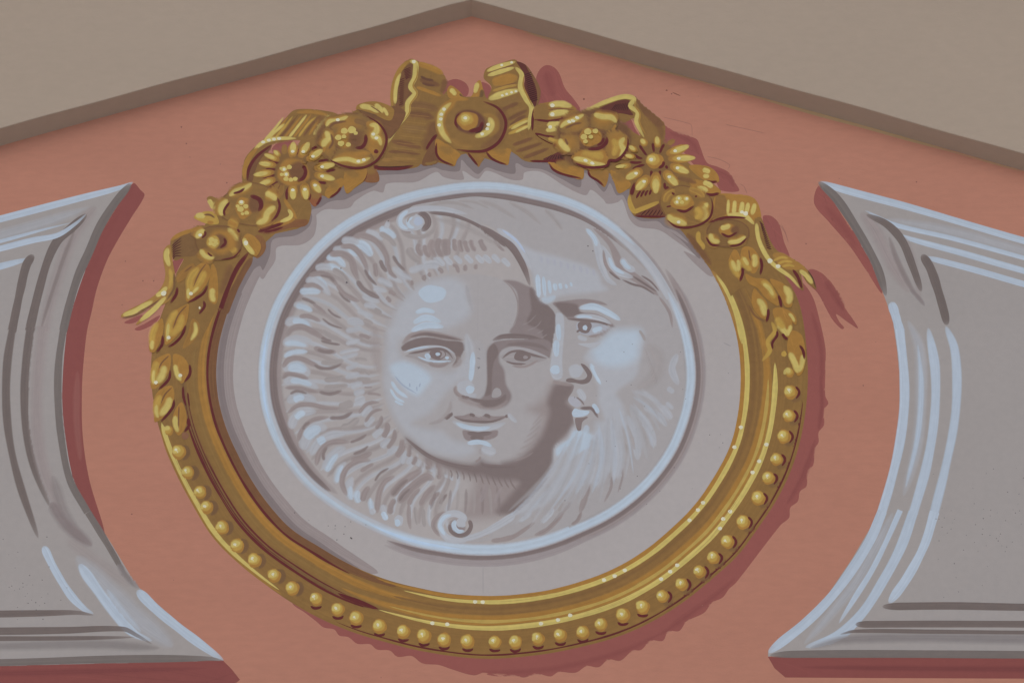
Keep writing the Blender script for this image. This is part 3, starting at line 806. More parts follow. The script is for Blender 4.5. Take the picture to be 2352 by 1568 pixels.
HD = [(MD,40,'242 245 300 168 400 155 520 205 590 240'),(DK,26,'528 212 600 245 700 242 795 198'),(MD,36,'235 345 290 300 400 315 490 345'),(MD,30,'262 425 400 428 580 470'),(DK,22,'308 485 375 455 475 480'),(DK,26,'575 462 680 482 795 448'),(MD,34,'285 662 380 590 500 578 640 608 790 612'),(MD,36,'380 925 430 800 520 722 680 690'),(DK,22,'428 815 450 770 500 735'),(DK,30,'670 702 800 695 895 642'),(MD,40,'550 1145 590 1010 680 930 870 920'),(DK,26,'625 1095 618 1030 655 965'),(DK,22,'860 928 960 890 1022 848'),(DK,24,'890 1035 980 1000 1035 955'),(MD,46,'865 1088 960 1070 1070 1015'),(MD,40,'835 1420 790 1290 830 1170 930 1100 1060 1090'),(MD,40,'525 55 620 85 745 98'),(DK,28,'560 72 640 97 725 90'),(MDL,40,'590 190 720 195 810 168'),(MDL,40,'620 352 740 345 815 318'),(MDL,44,'620 425 740 420 850 400'),(DK,20,'1088 1285 1140 1210 1225 1158'),(MD,28,'955 1195 1010 1160 1085 1118'),(MD,44,'1110 1580 1130 1400 1180 1290 1280 1230'),(MD,46,'975 1470 1000 1390 1045 1325'),(MD,58,'1238 1425 1330 1310 1420 1240 1530 1178'),(DK,30,'1245 1415 1320 1325 1400 1260'),(MD,66,'1305 1485 1390 1380 1560 1245 1640 1265'),(MD,36,'1395 1510 1440 1420 1510 1345'),(MD,40,'1505 1510 1560 1410 1650 1310'),(MD,34,'1595 1510 1630 1440 1690 1375'),(DK,26,'1690 1505 1715 1450 1758 1395'),(DK,22,'1310 1470 1350 1410 1420 1345'),(MD,44,'1230 1590 1240 1510 1280 1440'),
 (MD,12,'990 420 1030 422 1075 420'),(MD,22,'1015 475 1090 480 1155 496'),(MD,28,'940 665 1010 580 1070 560 1138 560'),(MD,26,'998 745 1060 660 1110 630 1170 626'),(MD,32,'1098 805 1145 740 1155 675'),(MD,42,'1165 885 1205 810 1202 735'),(MD,36,'1205 985 1268 890 1275 800'),(MD,48,'1285 1065 1340 980 1342 885'),(MD,36,'1400 1065 1412 1000 1415 935'),(MD,32,'1435 1135 1460 1090 1470 1045'),(MD,46,'1578 1180 1590 1120 1570 1060'),(MD,36,'1675 1270 1690 1180 1655 1095'),(MDL,26,'900 165 960 160 1030 175'),(MDL,26,'930 265 990 265 1050 310'),(MDL,26,'920 350 980 340 1060 350'),(MDL,60,'760 610 840 580 900 560'),(MDL,50,'780 790 860 770 950 700'),(DK,22,'590 -10 680 15 780 30')]
for c, w, s in HD: S((129, 117, 114) if c is DK else c, w * 1.3, s, f=12, tp=(.2, .35))
S(MD, 90, '1085 -150 1105 50 1110 180 1140 300', f=45, a=.45)
T('F2')
S(HI, 54, '1160 -10 1180 30 1205 75', f=8); S(LT, 60, '1060 -40 1075 0 1085 20', f=8); O(LT, 1312, 75, 42, 52, f=8); O(HI, 1300, 95, 26, 34, f=6)
S(MD, 40, '1405 -80 1405 60 1420 160', f=5, a=.9); S(MDL, 40, '1535 -40 1540 60 1550 140', f=8); S(MDL, 36, '1460 -60 1470 50 1480 120', f=8)
# shadow under chin and right of the face
med.part('painted_shade', sun_p, label='brown painted shade under the chin and beside the moon')
P(MD, None, f=90, a=.95, raw=multi(('M3', '1560 1090 1800 1190 2000 1280 1950 1450 1900 1560'), ('F2', '1700 20 1950 60 2250 40'), ('M4', '330 1500 560 1330 680 1080 690 980 850 800 850 640 800 560 850 420 660 390 600 500 520 580 440 620 560 700 520 820 380 1040 200 1130 0 1140'), ('M3', '2050 1150 1800 1120')))
P(DK, None, f=50, a=.97, raw=multi(('M3', '1375 885 1450 935 1570 1030 1750 1090 1950 1130 2040 1110 2065 1085 2120 1115 2250 1130'), ('M4', '200 1115 360 1075 470 990 560 880 610 760 640 640 620 560 660 440 700 385 860 395 850 500 800 560 860 620 850 780 700 960 680 1100 600 1280 510 1400 320 1580 150 1568 270 1420 360 1290 150 1270 0 1230'), ('M3', '2000 1230 1850 1190 1650 1110 1480 1000')))
T('M3'); S(DK, 36, '1372 882 1460 958 1580 1045 1720 1108 1900 1148 2010 1150', f=6, tp=(.3, .2)); S(DK, 40, '2060 1110 2110 1140 2250 1150 2400 1145', f=6)
S(MD, 26, '2010 1110 2055 1080 2060 1050', f=5); S((150, 142, 141), 30, '2062 1040 2060 980', f=10, a=.5)
for i in range(11): S(DK, 16, [1780 + i * 55, 1170 + i * 8, 1800 + i * 55, 1215 + i * 9, 1790 + i * 60, 1260 + i * 10], f=5, a=.7)
T('F2')
for i in range(9): S(MDL if i % 2 else (128, 116, 114), 30, [1650 + i * 70, -200 - i * 6, 1630 + i * 75, -110, 1600 + i * 80, -20 + i * 8], f=10, a=.6)
T('M4'); S((146, 135, 134), 50, '0 1480 40 1380 60 1290', f=20, a=.7); S((146, 135, 134), 40, '130 1490 170 1400 210 1330', f=14, a=.6)
for i in range(7): S(MD, 20, [590 - i * 16, 640 + i * 62, 540 - i * 20, 700 + i * 60, 480 - i * 30, 770 + i * 55], f=8, a=.45)
# forehead shade at the right
med.part('painted_shade', sun_p, label='brown painted shade on the right of the brow')
T('M2'); P((134, 122, 120), '215 1008 330 1012 430 1055 500 1090 560 1190 640 1250 692 1320 695 1450 670 1600 540 1600 380 1520 270 1485 320 1400 348 1250 335 1110 270 1045', f=16)
P(DK, '455 1085 500 1085 550 1180 640 1250 692 1320 695 1450 680 1620 600 1600 560 1470 430 1400 470 1280', f=18)
for s in ('380 1420 450 1390 520 1320', '430 1470 520 1430 570 1370', '520 1500 590 1460', '560 1540 620 1500'): S((146, 136, 134), 12, s, f=3, a=.5)
S(MD, 14, '215 1005 300 1090 345 1200 345 1320 300 1430', f=4)
# eyes
ey = med.part('eye', sun_p, label='half-closed left eye under a dark brow')
T('M1'); S(MD, 60, '1340 1600 1420 1520 1560 1495 1750 1530 1920 1560', f=14); S(DK, 30, '1410 1530 1540 1500 1700 1520 1900 1560', f=6)
T('M3'); P(DK, '1335 50 1420 -10 1560 -40 1750 -10 1890 5 1920 50 1890 120 1840 200 1800 230 1840 150 1790 85 1700 45 1560 40 1420 75 1350 85', f=14)
P((150, 143, 142), '1370 130 1500 95 1640 70 1760 85 1830 160 1760 215 1600 215 1460 160', f=8)
S(LT, 26, '1350 105 1450 72 1600 48 1740 62 1835 120', f=4); S(HI, 14, '1380 90 1480 62 1600 45', f=3)
O((120, 107, 105), 1670, 118, 76, 50, f=4); O((150, 142, 141), 1700, 118, 36, 34, f=3); O(DK, 1672, 118, 36, 36, f=2); O(HI, 1670, 116, 22, 16, f=2)
S(DK, 26, '1395 112 1500 95 1600 75 1690 68 1760 95 1815 165', f=3)
S(HI, 48, '1560 105 1580 140 1605 160', f=4); S(HI, 20, '1480 138 1580 175 1690 185 1800 180', f=3); O(HI, 1755, 150, 18, 14, f=3)
S(MD, 38, '1575 198 1680 225 1780 195', f=12); S(MD, 50, '1850 130 1870 190 1800 240', f=20, a=.6)
ey = med.part('eye', sun_p, label='right eye in the painted shade')
T('M2'); S(DK, 50, '110 1560 200 1525 340 1520 480 1535 620 1580', f=10)
T('M4'); P((132, 120, 118), '110 20 210 -10 420 -20 640 0 640 150 600 130 450 75 300 45 200 80 150 160 120 120', f=14)
S(DK, 40, '240 30 400 20 560 45 640 90', f=12, a=.7)
P((152, 145, 144), '190 140 290 95 400 85 520 120 620 155 520 195 380 210 250 190', f=6)
S((160, 155, 156), 20, '185 120 260 80 370 62 500 95 630 148', f=4)
O(DK, 388, 135, 76, 48, f=4); O((146, 137, 136), 418, 145, 22, 16, f=3)
S(DK, 24, '200 158 280 98 370 88 480 122 615 156', f=3); S(DK, 20, '232 180 320 205 430 206', f=3); S(MD, 26, '290 225 420 228 540 170', f=8)
# nose
no = med.part('nose', sun_p, label='straight nose with a pale ridge and dark right side')
P((130, 118, 116), '110 30 75 60 58 150 62 380 40 480 -10 530 -20 600 100 620 220 600 275 550 290 490 240 390 222 260 180 190 170 120', f=22)
P(DK, '130 20 80 60 62 150 66 400 40 500 100 480 110 330 125 200 170 100', f=12)
T('M3'); P((160, 156, 156), '1960 0 2060 0 2110 100 2105 460 2050 530 1950 520 1920 400 1950 200', f=20)
S(LT, 90, '1930 -80 1965 100 1960 300 1930 420', f=35, a=.8); S(HI, 52, '1995 90 1985 240 1970 370', f=8, tp=(.4, .3))
O(LT, 1925, 430, 80, 75, f=14); O(HI, 1966, 440, 40, 36, f=6); S(LT, 50, '1940 500 2000 500 2030 480', f=16, a=.8)
S(MD, 40, '1840 400 1830 450 1870 495 1960 525', f=12); S(DK, 34, '1880 505 1920 515 1970 522', f=6); S(MD, 60, '1850 520 2050 580 2200 600 2320 540', f=26, a=.8)
S(DK, 36, '1950 520 2050 545 2150 555 2270 530', f=8)
T('M4'); P((154, 148, 147), '120 450 150 425 185 440 195 490 150 515 110 510', f=8); S(DK, 54, '-10 560 100 580 200 540 240 480', f=14)
# mouth
mo = med.part('mouth', sun_p, label='smiling closed mouth')
T('M3')
P((138, 126, 124), '1815 688 1900 680 1965 662 2030 690 2060 695 2110 668 2180 685 2310 685 2220 732 2060 742 1900 732', f=5)
S(DK, 24, '1815 690 1900 722 2050 738 2180 732 2300 686', f=3); S(DK, 30, '1958 672 1985 672 2012 690', f=3); S(DK, 32, '2092 678 2130 680 2152 705', f=3)
S(DK, 42, '1808 648 1775 680 1735 718', f=5, tp=(.3, .5)); S(MD, 40, '1790 540 1780 620 1700 720 1580 760', f=18, a=.5)
S(LT, 60, '1800 730 1930 785 2060 805 2200 780 2300 742', f=8); S(HI, 40, '1830 745 1930 785 2060 800 2160 785', f=6)
P((136, 124, 122), '1900 815 2050 840 2220 815 2210 870 2120 905 1930 905', f=10); S(DK, 44, '1935 838 2050 850 2175 835', f=5); S(DK, 46, '1965 880 2030 885 2100 882', f=6)
S(LT, 90, '2070 970 2130 1000 2210 1020', f=25); S(HI, 46, '1935 935 2040 922 2110 935 2170 965', f=5); O(DK, 2302, 686, 15)
T('M4'); S(LT, 40, '258 655 290 700 345 745', f=10, a=.9); S((136, 124, 122), 20, '40 870 110 880 170 850', f=5)
# cheek and forehead lights
med.part('cheek', sun_p, label='pale blue highlight on the left cheek')
T('M3'); P(HI, '1235 230 1290 195 1390 190 1500 235 1580 295 1608 350 1560 420 1490 495 1420 475 1330 390 1255 305', f=44, a=.9)
for s, w in (('1240 360 1300 450 1400 520', 34), ('1230 430 1290 520 1370 560', 28), ('1270 540 1320 570 1360 580', 24)): S(HI, w, s, f=6)
for s in ('1270 310 1350 400 1480 480', '1410 380 1415 420', '1475 410 1480 460', '1510 380 1500 420'): S((150, 160, 174), 14, s, f=4)
med.part('forehead', sun_p, label='round pale blue highlight on the forehead')
T('M1'); O(HI, 1620, 1130, 126, 80, f=14, a=.95); S(HI, 46, '1460 1305 1550 1280 1650 1300', f=6); S(HI, 60, '1440 1400 1560 1350 1705 1392', f=8); S(HI, 60, '1420 1475 1560 1420 1730 1435', f=10)
S((150, 146, 147), 40, '1930 1040 1960 1180 1990 1290', f=16, a=.5)
S((150, 145, 145), 6, '2040 980 2040 1300 2035 1568', a=.5)
T('M3'); 
for s in ('2045 60 2060 80', '2030 150 2065 160', '2030 235 2060 245', '2040 255 2055 225'): S((112, 108, 108), 8, s, a=.7)

# ---------------- moon
mp_ = med.part('moon_face', label='bearded crescent moon face in profile looking left')
moon = multi(('M1', '1400 360 1600 372 1800 400 2000 470 2180 570'), ('M2', '0 470 150 545 300 640 400 770 465 920 500 1080 545 1180 640 1250 690 1320 688 1450'),
             ('M4', '668 0 650 150 640 290 690 362 800 382 862 402 850 460 810 525 830 580 872 606 842 650 852 690 862 770 800 880 690 965 665 1130 600 1280 510 1400 340 1568'),
             ('F3', '170 95 0 195'), ('F2', '2150 215 1960 265 2100 275'), ('F3', '0 270 500 215 850 110 1080 0'), ('M4', '1300 1440 1520 1230 1700 980 1830 690 1880 400 1850 0'), ('M2', '1780 1330 1680 1130 1490 880 1200 620 900 440 500 320 0 240'), ('M1', '1800 262 1450 320'))
P((159, 154, 153), None, raw=moon, f=1.2)
bd = med.part('beard', mp_, label='pale flowing beard')
T('M4')
P(LT, '862 780 800 885 692 968 668 1130 600 1285 505 1405 330 1580 440 1568 620 1480 800 1360 980 1290 1080 1330 1190 1200 1280 1250 1320 1020 1290 850 1340 700 1300 560 1250 470 1430 320 1475 120 1490 -40 1150 -20 1000 80 955 150 1010 220 1060 340 1090 430 1090 560 1140 720 1060 740 1040 830', f=40, a=.9)
for c, w, s in ((LT,80,'1440 640 1560 820 1600 980'),(LT,90,'1340 680 1430 900 1450 1095'),(LT,60,'1500 600 1640 680 1720 785'),(LT,70,'1815 110 1765 250 1825 405'),(LT,50,'1715 425 1750 445 1785 475'),(LT,66,'1655 590 1710 640 1765 715'),(LT,44,'1705 555 1740 585 1780 625'),(LT,60,'1260 900 1270 1100 1220 1280'),(LT,60,'1090 1100 1080 1250 1050 1340')): S(c, w, s, f=14, a=.9)
for c, w, s in ((MDL,26,'1350 760 1400 900 1420 1000'),(MD,30,'1188 1205 1205 1330 1140 1480'),(MD,22,'1310 1160 1305 1260 1265 1390'),(MD,56,'1000 1300 970 1420 915 1580'),(MDL,30,'1310 900 1350 1000 1390 1110'),(MDL,24,'1420 660 1500 850 1540 980'),(MDL,30,'640 1290 600 1400 540 1490'),(MDL,26,'760 1470 720 1568'),(MDL,20,'1060 1010 1040 1150'),(MD,30,'830 1470 790 1530 740 1580')): S(c, w, s, f=8, a=.85)
T('F3')
for c, w, s in ((MD,42,'100 258 220 250 320 215 420 150 510 85'),(MD,46,'495 212 600 170 690 90 775 -10'),(MD,36,'835 115 895 75 935 -10'),(LT,52,'-10 215 170 105 370 -20'),(LT,40,'360 90 450 20 480 -30'),(LT,50,'560 100 640 20 680 -40')): S(c, w, s, f=8)
T('F2'); S(MD, 42, '2155 262 2250 250 2360 218', f=5)
T('M4'); P(HI, '862 820 950 825 1040 870 1045 950 950 1000 890 1035 810 1085 795 1005 712 1055 700 985 820 890', f=18, a=.95)
S(HI, 60, '985 760 970 830 940 890', f=20, a=.7)
for k in range(46):
    u = (k + .5) / 46 + rng.uniform(-.01, .01)
    st = spline(np.array([(1300, 1030), (1330, 1000), (1380, 985), (1430, 940), (1470, 890)]), step=2.0)
    a0 = st[int(u * (len(st) - 1))] + rng.normal(0, 8, 2)
    ph = math.radians(92 - 80 * u)
    a2 = RC + (np.interp(ph, _tt, RR) - 30) * np.array([math.cos(ph), math.sin(ph)])
    a2 = a0 + (a2 - a0) * rng.uniform(.65, .97)
    dd = a2 - a0; a1 = (a0 + a2) / 2 + np.array([-dd[1], dd[0]]) * -rng.uniform(.03, .10)
    T('Z'); S((LT, (158, 155, 155), (168, 176, 186), LT, (160, 159, 161))[k % 5], rng.uniform(6, 13), np.concatenate([a0, a1, a2]), f=5, a=rng.uniform(.35, .65), tp=(.3, .5))
hm_ = med.part('hair', mp_, label='swept-back hair locks at the temple')
T('M2')
for c, w, s in ((MDL,44,'-20 270 150 330 340 445'),(MDL,46,'260 285 420 370 570 500'),(MDL,44,'590 350 680 440 760 550')): S(c, w, s, f=18, a=.8)
P(MD, '1040 530 1150 590 1230 680 1290 780 1320 860 1460 960 1600 1080 1640 1150 1560 1110 1400 1010 1280 930 1230 830 1180 690', f=12)
for c, w, s in ((LT,66,'965 525 1060 640 1110 850 1170 990 1260 1055'),(LT,62,'1105 680 1180 800 1240 910 1410 985'),(HI,40,'975 530 1050 620 1075 700'),(MD,30,'1130 720 1165 880 1290 1005'),(HI,36,'1180 790 1230 890 1330 950'),(LT,66,'1295 800 1350 880 1430 925'),(HI,40,'1300 810 1340 870 1390 905'),(DK,22,'1300 998 1400 1042 1500 1070 1610 1140'),(DK,22,'1395 962 1500 1030 1630 1115'),(DK,20,'1475 958 1570 1020 1650 1110'),(DK,20,'1180 920 1240 970 1295 1005'),(MD,30,'1640 1150 1740 1300 1770 1450')): S(c, w, s, f=7)
fo = med.part('forehead', mp_, label='pale forehead with vertical brush dabs')
P(LT, '380 690 520 745 700 785 850 830 1000 880 1090 950 1120 1040 1170 1090 1000 1120 740 1150 630 1210 560 1195 512 1100 475 920 430 800', f=40, a=.95)
S(LT, 66, '150 530 300 630 400 760 480 920', f=12); S((168, 178, 196), 26, '200 540 330 640 420 760', f=8)
for x, y0, y1, w in ((535,945,1170,46),(590,965,1165,36),(640,1000,1135,36),(690,1030,1105,42),(738,1028,1092,34),(792,1038,1085,26),(838,1022,1068,26)): S(HI, w, [x - 8, y0, x, (y0 + y1) / 2, x + 8, y1], f=7)
S(HI, 60, '560 1170 620 1190 700 1150', f=25, a=.7)
for x in range(560, 1080, 60): S((161, 161, 170), 30, [x, 780 + (x - 560) * .25, x + 10, 850 + (x - 560) * .25], f=12, a=.6)
med.part('eye', mp_, label='downcast eye under a dark brow')
P((138, 126, 124), '668 1218 760 1198 950 1178 1110 1200 1170 1235 1010 1218 905 1250 925 1295 1060 1312 1180 1370 1240 1440 1150 1402 1000 1372 820 1372 780 1330 720 1262', f=10)
P(DK, '690 1222 800 1212 900 1235 910 1290 980 1320 850 1340 790 1340', f=18)
S(HI, 62, '905 1262 1050 1250 1180 1305 1295 1375', f=8); S(LT, 46, '860 1342 960 1335 1080 1352 1215 1408', f=5); S(HI, 26, '880 1345 960 1338 1040 1348', f=4)
P((160, 160, 166), '890 1400 1000 1390 1120 1410 1200 1440 1120 1490 1000 1510 900 1480', f=8)
O((120, 107, 105), 962, 1432, 64, 60, f=4); O(HI, 965, 1442, 22, 24, f=3); S(HI, 50, '1030 1480 1080 1455 1130 1450', f=10)
S(DK, 24, '795 1358 950 1376 1100 1392 1245 1442', f=4); S(MD, 30, '990 1525 1120 1502 1210 1440', f=8); S(LT, 44, '895 1515 940 1540 990 1550', f=8); S(DK, 20, '885 1485 905 1470 920 1462', f=3)
med.part('nose', mp_, label='straight nose in profile with a pale tip')
P(LT, None, f=10, raw=multi(('M2', '700 1310 760 1320 775 1450'), ('M4', '765 20 755 180 760 310 740 340 690 345 645 290 655 150 672 0'), ('M2', '692 1450')))
S(HI, 46, '720 1400 722 1480 728 1568', f=5); T('M4'); S(HI, 56, '705 -20 700 70 705 145', f=5)
O(HI, 690, 260, 44, 44, f=6); S(LT, 50, '660 310 700 325 760 320', f=12); O(LT, 880, 270, 66, 62, f=14)
P(DK, '925 205 965 215 1020 280 1030 320 1000 375 940 392 880 380 800 370 790 350 830 335 900 352 960 345 985 310', f=6)
S(MD, 40, '660 365 760 385 860 400', f=10, a=.8); S(HI, 34, '1010 195 1055 300 1115 400', f=6)
med.part('mouth', mp_, label='small parted lips')
S(LT, 66, '895 435 930 480 965 550', f=14); P((163, 162, 168), '808 540 835 505 880 515 930 575 900 602 850 590', f=5)
S((128, 116, 114), 16, '880 508 930 545 960 588', f=3); S(DK, 32, '915 612 970 612 1025 615 1090 705', f=8, tp=(.3, .5))
S(HI, 42, '1030 572 1065 610 1090 665', f=5); P(HI, '845 655 870 615 920 628 1005 640 990 670 930 690 860 690', f=6); S(MD, 26, '870 710 940 712 1000 690', f=6)
P((126, 113, 110), '875 705 930 700 990 690 940 740 925 815 895 815', f=9)
med.part('cheek', mp_, label='pale blue cheek highlight')
P(HI, None, f=75, a=.9, raw=multi(('M2', '1200 1480 1330 1455 1480 1470'), ('M4', '1460 40 1440 150 1340 215 1180 230 1060 170 1035 90 1100 20')))
P(LT, '900 20 1000 15 1110 10 1050 60 960 45', f=6)
T('M2'); S(MDL, 30, '1460 1460 1500 1520 1520 1568', f=10)
T('M4'); S(MDL, 130, '1540 20 1640 160 1600 330 1440 440', f=60, a=.55); 
for i in range(10): S(MD, 8, [1500 + i * 14, 40 + i * 30, 1530 + i * 10, 100 + i * 30, 1520 + i * 8, 170 + i * 25], f=3, a=.25)
# scrolls at the two horns of the crescent
sc1 = med.part('scroll', mp_, label='upper scroll of the crescent')
T('M1')
S(DK, 34, '1580 385 1750 400 1900 440 2050 510 2200 610', f=5, tp=(.2, .1)); S(DK, 62, '2050 510 2200 610 2330 700', f=6, tp=(.5, .3))
T('M2'); S(DK, 64, '0 510 130 590 280 690 370 820 420 930 460 1060', f=6, tp=(.2, .4)); S(MD, 30, '120 640 200 720 230 740', f=8)
T('M1'); S(MDL, 60, '1640 440 1850 490 2050 580 2250 700', f=28, a=.7); S(MDL, 34, '1560 330 1720 295 1850 300 2010 355', f=10, a=.9); S(MDL, 26, '1850 275 2010 290 2150 350', f=10, a=.8)
S(MDL, 50, '1310 510 1380 585 1500 612 1620 560 1655 470', f=14); S(DK, 64, '1480 400 1560 420 1580 490 1520 560', f=6)
S(MD, 26, '1305 500 1360 550 1430 570', f=8)
S(LT, 56, '1950 400 1700 352 1500 352 1370 388 1318 450 1345 515 1440 545', f=10, tp=(.5, .1)); S(HI, 40, '1400 365 1330 430 1335 500 1400 540', f=10, tp=(.3, .3))
O(LT, 1462, 475, 82, 72, f=6); S(HI, 34, '1440 420 1395 460 1410 510 1460 525', f=8); O((164, 172, 186), 1490, 465, 40, f=14)
S(MDL, 18, '1385 480 1410 425 1470 402', f=5)
sc2 = med.part('scroll', mp_, label='lower scroll of the crescent')
T('F2')
S(MD, 44, '1740 -10 1650 60 1630 130 1690 225', f=6); S(LT, 56, '1880 258 2080 195 2250 110 2380 30', f=10, tp=(.2, .1))
S((135, 123, 121), 120, '1780 80 1850 140 1930 140', f=30)
S(LT, 66, '1940 268 1760 235 1695 130 1730 45 1820 10 1905 45 1915 100', f=8, tp=(.3, .1)); S(HI, 40, '1740 215 1690 120 1730 45 1800 20', f=8)
O(LT, 1880, 95, 44, 40, f=8); S(HI, 46, '1835 65 1815 125 1850 178 1920 170', f=6)
S(DK, 40, '1775 100 1790 170 1860 212 1935 195 1975 130 1958 65', f=5, tp=(.3, .1)); S(HI, 40, '1830 75 1820 130 1860 175 1910 172', f=6); O(LT, 1895, 110, 32, 28, f=8)
med.part('speck', label='dark specks and a pencil line', kind='stuff')
for i in range(10): O((105, 98, 98), rng.normal(720, 160), rng.normal(160, 60), rng.uniform(3, 6))
S((70, 62, 60), 12, '865 228 885 245'); S((140, 134, 134), 5, '2086 500 2086 750', a=.8)
T('M1'); O((92, 86, 88), 833, 1027, 9); O((100, 94, 94), 780, 897, 6); O((100, 94, 94), 1215, 463, 6)
T('M4')
for i in range(26): O((104, 98, 98), rng.uniform(650, 2300), rng.uniform(0, 1500), rng.uniform(2.5, 5))
T('M2'); O((104, 98, 98), 992, 692, 7); O((104, 98, 98), 1037, 738, 6)
T('E'); S((140, 134, 134), 6, '665 1185 740 1220')
# ------------------------------------------------------------------ gold oval frame
fr = Thing('oval_frame', 'gold painted oval picture frame with a row of round beads', 'frame', mats=M_GOLD)
fr.part('frame_ring', label='ochre ring with painted highlight and shadow bands')
RIGHT0, BOT = -33, 128
BAND(G0, 0.0, 1.0, -40, 222, wob=.0)
# left flank bands
BAND(GB, 0.0, 0.13, 112, 214, tap=(.15, 0), wob=.03)
BAND(G1, 0.15, 0.30, 100, 205, tap=(.2, .25), feather=.03)
BAND((128, 97, 50), 0.27, 0.42, 112, 195, tap=(.2, .3), feather=.06)
BAND((108, 78, 46), 0.42, 0.60, 110, 192, tap=(.2, .3), feather=.07, a=.8)
BAND(GR, 0.115, 0.155, 124, 211, tap=(.1, .1), wob=.12)
BAND(GR, 0.455, 0.482, 122, 178, tap=(.2, .3), wob=.1); BAND(GR, 0.53, 0.575, 117, 176, tap=(.15, .2), wob=.1); BAND(GR, 0.505, 0.52, 135, 180, tap=(.3, .3), wob=.1)
BAND(GR, 0.45, 0.56, 114, 124, tap=(.6, .6))
BAND((146, 108, 50), 0.95, 1.01, 133, 172, tap=(.2, .1))
BAND(G3, 0.905, 0.975, 134, 173, tap=(.3, .05), wob=.05)
# right flank and bottom bands
BAND(G1, 0.0, 0.07, -28, 118, tap=(.05, .2), wob=.05)
BAND(GD, 0.13, 0.33, -30, 112, tap=(.1, .2), feather=.05)
BAND(G1, 0.30, 0.50, -10, 124, tap=(.15, .25), feather=.03)
BAND((134, 99, 50), 0.20, 0.30, -20, 110, tap=(.3, .3), feather=.03, a=.6)
BAND(G1, 0.33, 0.37, -20, 100, tap=(.3, .3), feather=.012)
BAND((170, 142, 72), 0.385, 0.435, -1, 112, tap=(.04, .2), wob=.12)
BAND(G3, 0.475, 0.555, -4, 114, tap=(.04, .25), wob=.04)
BAND(G3, 0.065, 0.135, -27, 110, tap=(.1, .2), wob=.06)
BAND((150, 112, 52), 0.455, 0.475, -2, 100, tap=(.1, .3))
BAND(GR, 0.93, 0.955, 3, 121, tap=(.05, .1), wob=.15)
for th, f in ((101,.52),(97.5,.5),(75.5,.51),(71.5,.5),(68.5,.47),(47,.51),(44.5,.5),(42.5,.49),(18,.48),(15.5,.5),(12,.52),(29,.48),(27,.5),(31,.53),(91,.1),(89,.1),(57.5,.1),(54.8,.11),(52,.1),(14,.07),(9.5,.08),(33,.1),(30,.09),(28,.08)):
    c = ring_pt(math.radians(th), f); T('Z'); O(GW, c[0], c[1], 5.0, 4.2)
for i in range(120):   # fine bristle marks along the ring
    d0 = rng.uniform(-20, 190); f0 = rng.uniform(.02, .95)
    BAND((134, 100, 54) if i % 2 else (112, 82, 46), f0, f0 + .006, d0, d0 + rng.uniform(4, 12), tap=(.4, .4), a=.5)
beads = [(386.5,987,0),(409.5,1036,1),(430,1083,1),(458.5,1128,1),(474,1163,1),(509,1209,1),(543.7,1251,1),(583.7,1285,1),(629,1320,1),(670.5,1348.5,1),(725,1373.5,2),(775,1397,2),(817,1417,2),(870.5,1436,2),(925.5,1448.5,2),(973,1458.5,2),(1019,1467,2),(1073,1471,2),(1135.5,1472,2),(1182.5,1472,2),(1235,1465,2),(1286,1457,2),(1337.5,1450,2),(1379,1432,2),(1430,1411,2),(1475,1392,2),(1521,1367,3),(1565,1340,3),(1606,1311,3),(1637.5,1278.5,3),(1670,1242,3),(1706,1197,3),(1741,1142,3),(1764,1095.5,3),(1782.5,1053,3),(1800,1000.5,3),(1811,953,3),(1815,899,3),(1812.5,854,0)]
for x, y, k in beads:
    fr.part('bead'); T('Z')
    j = lambda s: rng.uniform(-s, s)
    R = 10.5 if k == 0 else 15.3 * rng.uniform(.9, 1.08)
    if k == 1: P((108, 78, 48), None, f=3, a=.95, raw=[(x+8,y-13),(x+22,y-12),(x+28,y+2),(x+22,y+16),(x+10,y+20),(x+16,y+4)])
    if k == 3: P((112, 82, 48), None, f=4, a=.8, raw=[(x+2,y+12),(x+16,y-6),(x+25,y+4),(x+22,y+20),(x+6,y+24)])
    O(G1, x + 1.5, y + 1.5, R, R * 1.05, f=2)
    O(G2, x - .5 + j(1.2), y - .5 + j(1.2), R * rng.uniform(.76, .88), R * rng.uniform(.78, .88), rot=j(50), f=3)
    O(G3, x - 2.5 + j(1.5), y - 3.5 + j(1), R * rng.uniform(.5, .66), R * rng.uniform(.46, .6), rot=j(60), f=2.5)
    S(G3, 6, [x - 9, y + 7, x - 10, y - 1, x - 5, y - 7], f=2, a=.8)
    if k: O(GW, x - 3.5 + j(2), y - 3 + j(2), 3.4 + j(1), 2.9, rot=j(60), f=1.5, a=.9); S(GW, 1.8, [x - 4, y - 2, x - 1 + j(1), y + 3], a=.8)
    if k == 2: S(GR, 4.2, [x - 12, y + 17, x - 3, y + 22.5 + j(1), x + 9, y + 21, x + 14, y + 17 + j(2)], tp=(.3, .4))
    if k == 3: S(GR, 3.8, [x + 12, y - 11 + j(2), x + 20, y - 2, x + 20, y + 6, x + 13, y + 17], tp=(.2, .5))
fr.part('bead', label='tiny unfinished bead at the right'); T('E'); O(G2, 1225, 1290, 24, 26, f=4)

